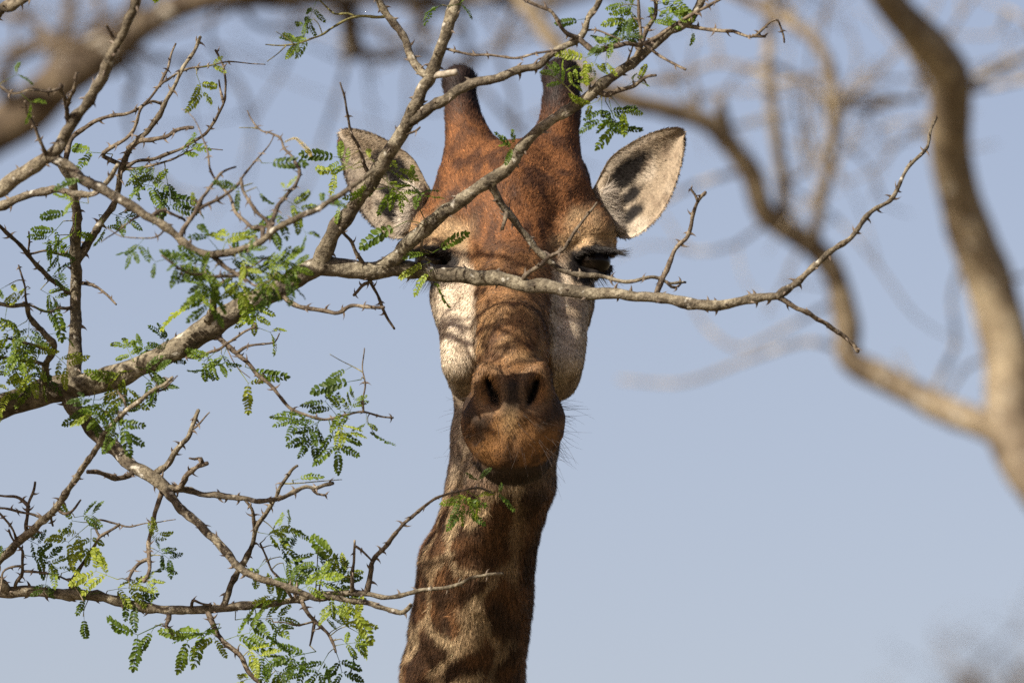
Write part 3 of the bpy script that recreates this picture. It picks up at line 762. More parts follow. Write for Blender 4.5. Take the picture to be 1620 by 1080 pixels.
# ------------------------------------------------------------------ the thorn tree in front
# name, parent, points in photograph pixels, start width, end width, depth change in mm (towards the camera is negative)
BR = [
 ('A', 'trunk', [(-300, 780), (-160, 705), (-60, 662), (0, 644), (60, 626), (110, 610), (170, 601), (230, 576), (300, 540), (350, 506), (400, 477), (440, 458), (480, 430), (509, 418)], 48, 31, (-420, -500)),
 ('B', 'A', [(509, 420), (513, 400), (535, 359), (568, 315), (591, 281), (626, 226), (645, 190), (665, 148), (680, 121), (691, 94), (703, 64), (712, 30), (724, -4), (735, -60), (752, -130)], 29, 13, -160),
 ('B2', 'B', [(643, 194), (672, 177), (714, 150), (745, 133), (787, 123), (825, 108), (852, 102), (867, 88), (888, 77), (916, 60), (934, 25), (950, 0), (975, -60)], 17, 7, -120),
 ('B3', 'B', [(680, 122), (665, 112), (648, 83), (633, 52), (608, 18), (596, -4), (580, -50)], 12, 9, 40),
 ('B4', 'B3', [(612, 28), (596, 27), (580, 25), (562, 26), (534, 39), (510, 54), (482, 66), (448, 72), (420, 72)], 5, 2, -40),
 ('B5', 'B4', [(564, 26), (550, 22), (531, 22), (516, 10), (500, -6)], 3.2, 2.4, 20),
 ('B6', 'B4', [(452, 71), (441, 84), (423, 98)], 2, 1.4, 0),
 ('B7', 'B4', [(465, 69), (450, 58), (437, 50)], 1.8, 1.2, -10),
 ('B8', 'B', [(706, 76), (730, 82), (750, 86), (790, 89), (815, 93), (849, 85), (880, 81), (892, 78)], 4, 3.5, -60),
 ('B9', 'B2', [(916, 60), (900, 55), (890, 42), (882, 28), (869, 14), (840, 4), (815, -10)], 7, 4, -30),
 ('B10', 'B2', [(920, 60), (928, 72), (943, 79), (974, 74), (996, 69), (1017, 69), (1042, 56), (1082, 29), (1116, 12), (1145, -4)], 9, 4, -60),
 ('B11', 'B10', [(1017, 69), (1036, 82), (1055, 96), (1085, 111)], 5, 3.5, -20),
 ('B12', 'B', [(588, 286), (578, 262), (561, 221), (549, 180), (543, 155), (538, 129)], 7, 2.5, -70),
 ('B13', 'B', [(636, 215), (652, 208), (663, 200)], 5, 3, -30),
 ('B14', 'B2', [(918, 46), (942, 48), (965, 56), (985, 64)], 3.2, 2.4, -20),
 ('E', 'A', [(505, 422), (528, 423), (572, 427), (609, 424), (640, 426), (696, 431), (729, 436), (773, 440), (800, 442), (827, 450), (862, 452), (896, 459), (929, 463), (962, 464), (1000, 468), (1019, 467), (1058, 473), (1097, 481), (1139, 483), (1174, 474), (1229, 469)], 33, 12, -120),
 ('E2', 'E', [(1229, 469), (1252, 452), (1291, 417), (1318, 395), (1349, 374), (1373, 339), (1408, 316), (1427, 281), (1447, 253), (1466, 234), (1472, 211), (1484, 186)], 11, 4, 60),
 ('E3', 'E', [(1234, 470), (1268, 491), (1299, 508), (1330, 526), (1345, 540), (1359, 557)], 8, 6, 20),
 ('E4', 'E', [(1038, 468), (1047, 445), (1058, 424), (1069, 393), (1087, 374), (1097, 339), (1104, 318), (1116, 304)], 8, 5, 30),
 ('E5', 'E4', [(1104, 318), (1100, 308), (1093, 298)], 5, 3, 0),
 ('D', 'E', [(605, 421), (624, 408), (646, 386), (676, 359), (702, 337), (731, 316), (750, 303), (783, 282), (806, 262), (824, 238), (852, 206), (898, 175), (932, 152), (959, 129), (994, 103), (1013, 88), (1036, 71), (1055, 52), (1082, 40), (1098, 22), (1112, -4), (1130, -60)], 26, 10, -190),
 ('D2', 'D', [(1006, 96), (1012, 78), (1020, 52), (1036, 25), (1037, -4), (1034, -50)], 8, 5, -60),
 ('D3', 'D', [(1012, 88), (1014, 60), (1012, 30), (1010, -5)], 6, 4, 50),
 ('D4', 'D', [(1080, 40), (1104, 44), (1129, 49), (1160, 49), (1190, 57), (1206, 46), (1221, 34), (1232, 32), (1237, 49), (1239, 68)], 7, 2.5, -40),
 ('D5', 'D4', [(1188, 57), (1200, 58), (1212, 57)], 5, 4, 0),
 ('D6', 'D', [(945, 146), (958, 150), (974, 142), (999, 136), (1018, 123), (1036, 119)], 9, 4, -40),
 ('D7', 'D', [(778, 286), (781, 300), (795, 324), (818, 355), (837, 381), (856, 401), (879, 420), (902, 431), (952, 437), (994, 445), (1036, 439), (1060, 447), (1085, 446)], 13, 4, 60),
 ('D8', 'D7', [(800, 332), (799, 350), (796, 362)], 8, 5, -10),
 ('D9', 'D7', [(1055, 446), (1062, 454), (1070, 456)], 5, 4, 0),
 ('D10', 'D', [(924, 158), (908, 150), (893, 136), (876, 122), (854, 115)], 2.6, 1.4, -40),
 ('D11', 'D', [(990, 105), (998, 82), (1003, 60)], 3, 2, -40),
 ('E6', 'E', [(827, 448), (830, 438), (844, 427), (871, 408), (894, 389), (917, 355), (936, 334), (946, 322)], 8, 3.5, -60),
 ('E7', 'E', [(576, 424), (566, 404), (557, 389), (537, 362)], 6, 5, -60),
 ('E8', 'E', [(576, 430), (582, 440), (594, 459), (609, 493), (624, 519)], 5, 4, 50),
 ('E9', 'E', [(592, 430), (586, 444), (572, 452), (559, 467)], 6, 4, 30),
 ('E10', 'E', [(660, 420), (664, 404), (670, 372), (676, 352)], 5, 3, -70),
 ('A2', 'A', [(446, 462), (462, 480), (487, 487), (531, 493), (557, 485), (606, 487)], 8, 5, -120),
 ('A3', 'A', [(327, 520), (334, 495), (337, 478), (341, 456), (352, 446), (367, 441)], 15, 4, -140),
 ('A4', 'A', [(340, 522), (350, 540), (378, 563), (411, 593), (441, 626), (463, 648), (500, 661), (520, 664), (545, 658), (575, 652), (600, 657), (622, 661)], 8, 2.5, -60),
 ('A5', 'A4', [(575, 653), (574, 630), (577, 605), (573, 578), (576, 550)], 3.5, 1.8, -20),
 ('A6', 'A5', [(574, 590), (552, 576), (522, 560)], 1.8, 1.2, -10),
 ('A7', 'A', [(276, 556), (307, 566), (348, 552), (378, 530), (404, 518)], 6, 3.5, -90),
 ('A8', 'A4', [(374, 556), (393, 548), (422, 544), (437, 541), (443, 528)], 5, 2, -30),
 ('A9', 'A4', [(360, 546), (372, 576), (396, 598)], 2, 1.4, -40),
 ('K', 'A', [(118, 606), (119, 570), (120, 522), (120, 467), (119, 418), (120, 374), (121, 330), (112, 285), (96, 262)], 23, 12, -120),
 ('K2', 'K', [(121, 416), (141, 385), (152, 367), (167, 341), (181, 322), (189, 285), (200, 240), (222, 218), (237, 205), (259, 167), (281, 130), (293, 100), (307, 78), (316, 58)], 12, 5, -130),
 ('K3', 'K2', [(192, 262), (170, 250), (163, 241), (200, 219), (215, 193), (226, 167), (252, 137), (267, 126), (293, 111), (319, 106), (363, 98), (419, 104)], 7, 1.6, -60),
 ('K4', 'K3', [(254, 135), (260, 118), (267, 100), (272, 82), (278, 67)], 5, 3, 40),
 ('K5', 'K2', [(190, 272), (215, 256), (250, 250), (281, 238), (304, 226), (326, 211), (341, 185), (352, 167), (357, 141), (356, 111), (348, 93), (341, 80)], 6, 3, 60),
 ('K6', 'K2', [(202, 237), (222, 224), (259, 219), (281, 206), (306, 202)], 8, 5, -80),
 ('K7', 'K2', [(190, 268), (225, 266), (259, 256), (296, 241), (310, 235), (350, 236)], 5, 1.6, -40),
 ('K8', 'K', [(116, 404), (90, 402), (70, 396), (48, 400), (46, 384), (44, 367)], 5, 2.5, -60),
 ('K9', 'K', [(118, 468), (111, 463), (93, 452), (63, 426), (37, 393), (0, 359), (-50, 320)], 8, 5, -160),
 ('K10', 'K', [(122, 446), (140, 448), (156, 456), (172, 468), (185, 481)], 6, 3, -60),
 ('K11', 'K', [(112, 487), (96, 488), (78, 493), (50, 482), (37, 478)], 5, 3, -120),
 ('K12', 'K5', [(354, 160), (348, 142), (346, 126)], 4, 2.5, 20),
 ('K13', 'K', [(104, 268), (111, 222), (140, 200), (163, 189), (196, 181), (215, 174), (241, 161), (259, 163)], 8, 4, 40),
 ('Y', 'A', [(66, 624), (70, 605), (74, 574), (85, 548), (67, 526), (48, 500), (41, 481), (20, 485), (-10, 480), (-60, 470)], 12, 5, -220),
 ('Y2', 'Y', [(78, 556), (60, 548), (33, 541), (10, 536)], 5, 3, -50),
 ('Y3', 'Y', [(74, 578), (50, 572), (20, 566), (-20, 562)], 6, 4, -60),
 ('Y4', 'Y', [(46, 494), (40, 470), (38, 448), (30, 420)], 4, 2.5, -40),
 ('I', 'trunk', [(-280, 470), (-140, 385), (-50, 328), (0, 300), (37, 274), (85, 243), (107, 207), (122, 185), (148, 148), (167, 111), (189, 63), (211, 19), (219, -6), (240, -70)], 34, 9, (-700, -1250)),
 ('I2', 'I', [(82, 246), (111, 267), (148, 293), (196, 319), (237, 344), (274, 367), (298, 388), (325, 400), (372, 396), (405, 386), (431, 366), (461, 348), (509, 328), (550, 300), (591, 272)], 17, 6, -260),
 ('I3', 'I', [(111, 203), (106, 185), (104, 170), (96, 133)], 9, 6, -60),
 ('I4', 'I3', [(105, 172), (112, 152), (119, 137), (122, 115)], 6, 4, -60),
 ('I5', 'I', [(78, 248), (66, 232), (56, 204), (46, 185), (41, 174), (38, 160)], 6, 4, -80),
 ('I6', 'I', [(186, 66), (178, 56), (168, 40)], 6, 4, -20),
 ('I7', 'I2', [(240, 346), (259, 333), (285, 344), (290, 350)], 6, 4, 40),
 ('I8', 'I2', [(286, 378), (296, 350), (315, 333), (348, 315), (374, 293), (393, 267), (412, 246), (426, 230), (434, 214)], 8, 1.6, 120),
 ('I9', 'I8', [(312, 335), (319, 315), (333, 293), (352, 274), (374, 266)], 7, 3, 40),
 ('I10', 'I2', [(418, 378), (415, 359), (396, 357), (374, 337), (359, 307), (337, 274), (322, 222), (307, 189), (289, 172)], 7, 1.2, 160),
 ('I11', 'I2', [(430, 368), (427, 356), (419, 345), (400, 330), (385, 300), (380, 282)], 7, 4, 60),
 ('I12', 'I2', [(428, 370), (437, 333), (452, 307), (470, 289), (474, 270), (456, 241), (441, 219), (407, 202), (393, 174)], 8, 2, 260),
 ('I13', 'I12', [(410, 204), (395, 202), (378, 202)], 2, 1.2, 0),
 ('I14', 'I2', [(330, 400), (352, 418), (375, 436), (340, 437), (322, 433), (293, 430), (272, 418), (254, 404)], 8, 3, -60),
 ('I15', 'I14', [(374, 434), (393, 446), (410, 452), (430, 444)], 6, 3, -40),
 ('I16', 'I14', [(372, 432), (398, 422), (420, 408), (440, 404)], 4, 2, -30),
 ('I17', 'I2', [(226, 338), (205, 350), (186, 366), (160, 384)], 4, 1.6, 80),
 ('I18', 'I2', [(262, 360), (250, 373), (222, 376), (190, 372), (168, 360)], 3, 1.6, 60),
 ('I19', 'I3', [(98, 140), (75, 146), (48, 143), (22, 148), (0, 137), (-40, 120)], 5, 4, -30),
 ('J', 'trunk', [(-260, 420), (-130, 362), (-40, 332), (0, 325), (26, 315), (52, 307), (85, 301), (122, 306), (150, 304), (168, 288), (186, 262)], 26, 6, (-600, -900)),
 ('G', 'A', [(104, 622), (118, 646), (136, 664), (156, 686), (178, 708), (211, 738), (241, 752), (263, 772)], 26, 20, -60),
 ('G2', 'G', [(262, 772), (296, 774), (333, 782), (381, 788), (411, 793), (444, 786), (478, 771), (500, 774), (516, 768), (529, 764)], 11, 5, -40),
 ('G3', 'G', [(262, 770), (270, 784), (293, 810), (326, 839), (359, 876), (378, 895), (407, 913), (443, 924), (469, 936), (500, 944), (550, 948), (587, 956), (617, 963), (638, 967), (650, 957)], 14, 7, -150),
 ('G4', 'G', [(260, 770), (253, 786), (244, 810), (241, 836), (233, 861), (236, 884), (237, 902), (226, 921)], 8, 5, -60),
 ('G5', 'G4', [(236, 882), (222, 888), (210, 904), (203, 917)], 6, 4, -20),
 ('G6', 'G', [(244, 752), (255, 742), (267, 732), (281, 706), (296, 691), (306, 668), (315, 648)], 10, 6, -40),
 ('G7', 'G6', [(303, 678), (314, 672), (332, 652)], 4, 2, 0),
 ('G8', 'G', [(216, 742), (206, 751), (185, 758), (168, 752), (159, 748), (138, 747)], 8, 7, -60),
 ('G9', 'G', [(272, 772), (286, 772), (296, 750), (308, 742), (316, 736), (328, 732)], 9, 7, -60),
 ('G10', 'G9', [(322, 734), (318, 724), (308, 725), (298, 723)], 6, 3, -10),
 ('G11', 'G2', [(494, 774), (502, 781), (516, 783)], 5, 3, 0),
 ('N', 'P', [(10, 940), (-12, 905), (0, 884), (22, 868), (48, 840), (89, 802), (122, 754), (152, 710), (170, 682), (200, 648), (241, 619), (258, 606), (274, 596)], 15, 5, -420),
 ('N2', 'N', [(89, 804), (100, 812), (111, 810), (128, 791)], 5, 3, -20),
 ('N3', 'N', [(44, 844), (41, 830), (46, 802), (50, 780), (54, 761)], 6, 4, -30),
 ('N4', 'N3', [(45, 800), (30, 788), (0, 783), (-30, 778)], 5, 3, 20),
 ('N5', 'N', [(70, 822), (52, 814), (33, 811), (0, 804), (-30, 800)], 4, 3.5, 60),
 ('N6', 'N', [(30, 862), (20, 838), (8, 822), (-6, 808)], 4, 3, -30),
 ('N7', 'N', [(80, 812), (82, 826), (84, 832)], 4, 3, 10),
 ('N8', 'N', [(240, 620), (258, 616), (280, 594)], 4, 2, -20),
 ('N9', 'N', [(200, 650), (196, 632), (186, 618)], 4, 3, 10),
 ('P', 'trunk', [(-300, 985), (-150, 950), (-50, 938), (0, 936), (37, 936), (93, 938), (137, 940), (185, 950), (241, 961), (296, 965), (352, 962), (407, 956), (463, 947), (498, 943), (543, 938), (580, 938), (609, 943), (631, 941), (665, 932), (720, 926), (750, 913), (796, 908)], 26, 4, (-330, -560)),
 ('P2', 'P', [(578, 938), (584, 920), (587, 906), (591, 887), (617, 854), (643, 824), (661, 810), (687, 791), (720, 778), (754, 773), (782, 778)], 9, 2.4, -90),
 ('P3', 'P', [(556, 938), (557, 920), (559, 887), (561, 854)], 6, 3.5, -40),
 ('P4', 'P3', [(560, 862), (572, 870), (585, 884), (588, 890)], 4, 3, -10),
 ('P5', 'P', [(354, 960), (360, 945), (367, 924), (381, 895), (400, 858), (407, 832), (433, 795), (444, 769), (463, 743), (472, 737)], 11, 4, -90),
 ('P6', 'P5', [(404, 845), (401, 825), (398, 806), (385, 789)], 6, 4, -20),
 ('P7', 'P5', [(448, 763), (470, 764), (505, 761), (541, 758)], 2.4, 1.2, -20),
 ('P8', 'P', [(112, 934), (115, 917), (141, 880), (156, 854), (172, 840), (189, 828)], 7, 4, -60),
 ('P9', 'P8', [(158, 852), (152, 836), (156, 821), (180, 826), (204, 832), (241, 826), (278, 821)], 4, 1.4, -30),
 ('P10', 'P', [(22, 934), (26, 921), (37, 899), (35, 873), (26, 862), (14, 836)], 6, 3, -70),
 ('P11', 'P10', [(38, 902), (74, 906), (107, 917), (124, 934), (133, 950)], 4, 2, -40),
 ('P12', 'P10', [(36, 896), (18, 896), (4, 904), (2, 925), (0, 940)], 3.5, 3, -20),
 ('P13', 'P', [(268, 964), (268, 978), (265, 991), (276, 1006)], 8, 4, -30),
 ('P14', 'P', [(330, 968), (342, 998), (356, 1017), (381, 1039), (396, 1065), (407, 1076), (430, 1098)], 8, 6, -60),
 ('P15', 'P', [(474, 948), (484, 962), (498, 982), (517, 999), (526, 1014), (532, 1030)], 7, 4, -60),
 ('P16', 'P15', [(498, 984), (494, 1002), (490, 1020)], 5, 3, -10),
 ('P17', 'P15', [(496, 984), (470, 988), (448, 984), (432, 984)], 3, 2, -20),
 ('P18', 'P', [(462, 946), (446, 920), (430, 900), (420, 876), (412, 860)], 4, 3, -60),
 ('P19', 'P', [(500, 942), (500, 920), (502, 892), (504, 864)], 2.4, 1.4, -60),
 ('P20', 'P', [(505, 940), (510, 908), (520, 895), (534, 876)], 2.4, 1.4, -40),
 ('P21', 'P', [(300, 962), (305, 950), (316, 952), (336, 956)], 5, 3, -20),
 ('P22', 'P', [(140, 944), (134, 962), (131, 975)], 1.6, 1.2, -20),
 ('O', 'trunk', [(-300, 260), (-120, 120), (-30, 40), (5, 14), (40, -4), (90, -40)], 26, 12, (-500, -900)),
]
_w = random.Random(8)
BR.append(('W', 'B3', [(580, -50), (500, -100), (420, -90), (340, -75), (274, -80)], 8, 7, -60))
BR.append(('V', 'W', [(274, -80), (240, -150), (210, -240), (152, -387), (110, -500)], 8, 5, -20))
for i, (x, y) in enumerate([(470, -98), (400, -86), (345, -76), (310, -76), (280, -80), (258, -112), (240, -150), (225, -190), (205, -245), (185, -300), (165, -350), (150, -390), (130, -440)]):
    for sg in (1, -1):
        a = math.radians(_w.uniform(-60, 40) + (0 if sg > 0 else 180)); q = [(x, y)]
        for k in range(4):
            a += _w.uniform(-0.6, 0.6); q.append((q[-1][0] + 30 * math.cos(a), q[-1][1] + 30 * math.sin(a)))
        if max(v[1] for v in q) < -18: BR.append(('W%d%s' % (i, 'ab'[sg > 0]), 'W' if x > 274 else 'V', q, _w.uniform(6, 9), 4, _w.uniform(-40, 40)))
# more boughs of the same tree above and to the left of the frame (they throw the dappled shade)
_r = random.Random(3)
for i in range(7):
    x0, y0 = _r.uniform(-330, -150), _r.uniform(-420, 100)
    pts = [(x0, y0)]
    a = _r.uniform(0.2, 0.9)
    for k in range(6):
        a += _r.uniform(-0.35, 0.3); pts.append((pts[-1][0] + 62 * math.cos(a), pts[-1][1] - 62 * math.sin(a)))
    if all(not (-20 < p[0] < 1640 and p[1] > -40) for p in pts):
        BR.append(('Z%d' % i, 'trunk', pts, 16, 4, (-500, -500 - _r.uniform(0, 700))))

paths = {}
def trunk_at(z):
    t = z / 6.2
    return np.array([-1.42 + 0.16 * math.sin(2.2 * t) + 0.10 * t, 14.62 - 0.28 * t, z])

tree = empty('thorn_tree', trunk_at(0.0), 'thorny branches with fresh green feathery leaves in front of the giraffe', 'tree')
tp = np.array([[*trunk_at(z), r] for z, r in ((-0.15, 0.19), (0.15, 0.15), (0.8, 0.125), (1.8, 0.115), (2.9, 0.105), (3.7, 0.095), (4.5, 0.078), (5.2, 0.055), (5.9, 0.03))])
tt = Tubes(); tt.add(catmull(tp, 0.04), 18, 0.10, 1)
part('trunk', tt.mesh('trunk'), M_BARK, tree)

branch_obj = {}
_done = {'trunk'}; _ord = []
while len(_ord) < len(BR):
    for b_ in BR:
        if b_[0] not in _done and b_[1] in _done: _ord.append(b_); _done.add(b_[0])
BR = _ord
for bi, (name, par, pts, w0, w1, dd) in enumerate(BR):
    pts = np.array(pts, float)
    seg = np.concatenate([[0], np.cumsum(np.hypot(*np.diff(pts, axis=0).T))]); t = seg / seg[-1]
    if par == 'trunk':
        d0 = dd[0]; d = dd[0] + (dd[1] - dd[0]) * t
    else:
        pp = paths[par]
        k = np.argmin(np.hypot(pp['px'][:, 0] - pts[0, 0], pp['px'][:, 1] - pts[0, 1]))
        pts[0] = pp['px'][k]; d0 = pp['d'][k]; d = d0 + dd * t
        pw = pp['w'][k]
    # wander in depth so that the branch is not a flat drawing
    ph = bi * 1.7; amp = min(45, seg[-1] * 0.08)
    d = d + amp * (np.sin(t * 5.0 + ph) - math.sin(ph)) * (1.0 if par != 'trunk' else 0.6)
    wd = w0 + (w1 - w0) * (t**0.8)
    if par == 'A' and name in ('B', 'E'): pass
    A = np.column_stack([[P(x, y, D0 + dz * 0.001) for (x, y), dz in zip(pts, d)], wd * 0.0005 * (D0 + d * 0.001) / D0, pts, d, wd])
    if par == 'trunk':
        z = A[0, 2] - 0.22; tr_ = trunk_at(z); row = A[0].copy(); row[:3] = tr_; row[3] *= 1.2
        A = np.vstack([row, A])
    elif par in paths:
        A[0, 3] *= 1.18                                   # flare into the parent
    step = 0.0055 if w0 < 14 else 0.0065
    R = catmull(A, step)
    # crooked growth
    jit = 0.0011 * min(1.0, w0 / 6)
    n = len(R); q = R[:, :3] * 1.0
    env = np.minimum(np.arange(n), 6)[:, None] / 6.0
    R[:, :3] += env * (np.stack([vnoise(q + 1.3 * bi, 0.024), vnoise(q + 50 + bi, 0.024), vnoise(q + 90 + bi, 0.024)], -1) - 0.5) * jit * 5
    paths[name] = dict(px=R[:, 4:6], d=R[:, 6], w=R[:, 7], pos=R[:, :3], r=R[:, 3])
    sides = 14 if w0 > 20 else (10 if w0 > 9 else 7)
    # nodes with paired hooked thorns
    TV, TF = [], []; swell = []
    rr = np.random.default_rng(100 + bi)
    s = np.concatenate([[0], np.cumsum(np.linalg.norm(np.diff(R[:, :3], axis=0), axis=1))])
    pos = rr.uniform(0.008, 0.02)
    T = norm(np.gradient(R[:, :3], axis=0))
    while pos < s[-1] - 0.002:
        i = int(np.searchsorted(s, pos)); i = min(max(i, 1), n - 1); r = R[i, 3]
        if r > 0.0011 and R[i, 4] > -150 and (r < 0.012 or rr.random() < 0.6):
            swell.append((i, rr.uniform(0.10, 0.34) if r < 0.008 else rr.uniform(0.03, 0.10)))
            base = norm(rr.normal(0, 1, 3) * np.array([1, 0.7, 1])); base = norm(base - T[i] * (base @ T[i]))
            for sg in ((1, -1) if rr.random() < 0.7 else (1,)):
                if rr.random() < 0.16: continue
                o_ = norm(base * sg + rr.normal(0, 0.18, 3))
                L = rr.uniform(0.0065, 0.0125) * (0.75 if r < 0.0022 else 1.0)
                thorn_geo(TV, TF, R[i, :3] + o_ * r * 0.85, o_ + T[i] * 0.15, T[i] * rr.choice([1, 1, -1]), L, min(0.0024, 0.0010 + r * 0.28))
        pos += rr.uniform(0.013, 0.034) if r < 0.008 else rr.uniform(0.02, 0.06)
    tb = Tubes(); tb.add(R[:, :4], sides + (6 if w0 > 20 else 0), 0.17 if w0 > 20 else (0.14 if w0 > 8 else 0.10), bi, swell)
    green = name in ('B4', 'B5', 'B6', 'B7', 'D10', 'A6', 'I13', 'P7', 'P19', 'P20', 'P22')
    mat = M_GREENTWIG if green else (M_BARK if w0 >= 10 else M_TWIG)
    o = part('branch' if w0 >= 6 else 'twig', tb.mesh('branch'), mat, tree)
    branch_obj[name] = o
    if TV and not green:
        f4 = [f for f in TF if len(f) == 4]; f3 = [f for f in TF if len(f) == 3]
        th = obj('thorns', raw_mesh('thorns', np.array(TV), [np.array(f4), np.array(f3)], False), M_THORN, o, kind='stuff')

# pale cut stub
k = paths['B']; i = np.argmin(np.hypot(k['px'][:, 0] - 690, k['px'][:, 1] - 122))
a = k['pos'][i]; b = P(722, 114, D0 + (k['d'][i] - 30) * 0.001)
tb = Tubes(); tb.add(catmull(np.array([[*a, 0.006], [*(a * .5 + b * .5), 0.0054], [*b, 0.005]]), 0.004), 10, 0.1, 5)
part('cut_stub', tb.mesh('cut_stub'), M_WOODCUT, tree)

# ------------------------------------------------------------------ feathery leaves
def leaf_mesh(npin, seed, open_=1.0):
    """a compound leaf along +X, unit = 1 m for a leaf 1 long; pinnae with paired oval leaflets"""
    r_ = np.random.default_rng(seed); V, F3, F4 = [], [], []
    def strip(a, b, w, nrm):
        d = norm(b - a); s = np.cross(d, nrm); i = len(V)
        V.extend([a + s * w, a - s * w, b - s * w * 0.6, b + s * w * 0.6]); F4.append((i, i + 1, i + 2, i + 3))
        i = len(V); V.extend([a + nrm * w, a - nrm * w, b - nrm * w * 0.6, b + nrm * w * 0.6]); F4.append((i, i + 1, i + 2, i + 3))
    def leaflet(p, d, nrm, L, wd):
        s = norm(np.cross(nrm, d)); nrm = np.cross(d, s); i = len(V)
        for t, ww, hh in ((0, 0.12, 0), (0.3, 0.9, 0.05), (0.65, 1.0, 0.05), (1.0, 0.35, -0.06)):
            c = p + d * L * t + nrm * L * hh
            V.append(c + s * wd * ww + nrm * wd * 0.35); V.append(c - nrm * 0.0); V.append(c - s * wd * ww + nrm * wd * 0.35)
        for k in range(3):
            F4.append((i + 3 * k, i + 3 * k + 1, i + 3 * k + 4, i + 3 * k + 3)); F4.append((i + 3 * k + 1, i + 3 * k + 2, i + 3 * k + 5, i + 3 * k + 4))
    def pinna(p, d, nrm, L):
        n = 8; c = p.copy(); dd = d.copy(); sag = r_.uniform(-0.10, 0.02)
        for k in range(n):
            nx = c + dd * L / n; strip(c, nx, 0.006, nrm); 
            if k > 0 or True:
                s = norm(np.cross(nrm, dd)); ll = L * 0.25 * (1 - 0.35 * abs(k - 3.5) / 3.5) * r_.uniform(0.85, 1.1)
                for sg in (1, -1):
                    ld = norm(s * sg * 0.8 + dd * 0.62 + nrm * r_.uniform(-0.25, 0.30))
                    leaflet(nx, ld, norm(nrm + r_.normal(0, 0.25, 3)), ll, ll * 0.30)
            c = nx; dd = norm(dd + nrm * sag + r_.normal(0, 0.035, 3))
        leaflet(c, dd, nrm, L * 0.2, L * 0.06)
    X, Y, Z = np.eye(3)
    if npin == 1:
        strip(np.zeros(3), X * 0.22, 0.010, Z); pinna(X * 0.22, X, Z, 0.78)
    else:
        k = npin // 2; R = 0.30 + 0.10 * k; R = min(R, 0.6)
        c = np.zeros(3); d = X.copy()
        for j in range(k):
            nx = c + d * (R / k); strip(c, nx, 0.010, Z)
            for sg in (1, -1):
                an = math.radians(r_.uniform(32, 68)) * open_
                pd = norm(d * math.cos(an) + np.cross(Z, d) * sg * math.sin(an) + Z * r_.uniform(-0.45, 0.25))
                pinna(nx, pd, norm(Z + r_.normal(0, 0.3, 3)), r_.uniform(0.42, 0.60))
            c = nx; d = norm(d + r_.normal(0, 0.08, 3))
        if npin % 2: pinna(c, d, Z, 0.5)
    return raw_mesh('leaf', np.array(V), np.array(F4), False)
LEAF = {1: [leaf_mesh(1, s) for s in (1, 2, 3)], 2: [leaf_mesh(2, s) for s in (4, 5)], 4: [leaf_mesh(4, s) for s in (6, 7, 8)], 5: [leaf_mesh(5, s) for s in (9, 10)], 6: [leaf_mesh(6, s) for s in (11, 12)]}

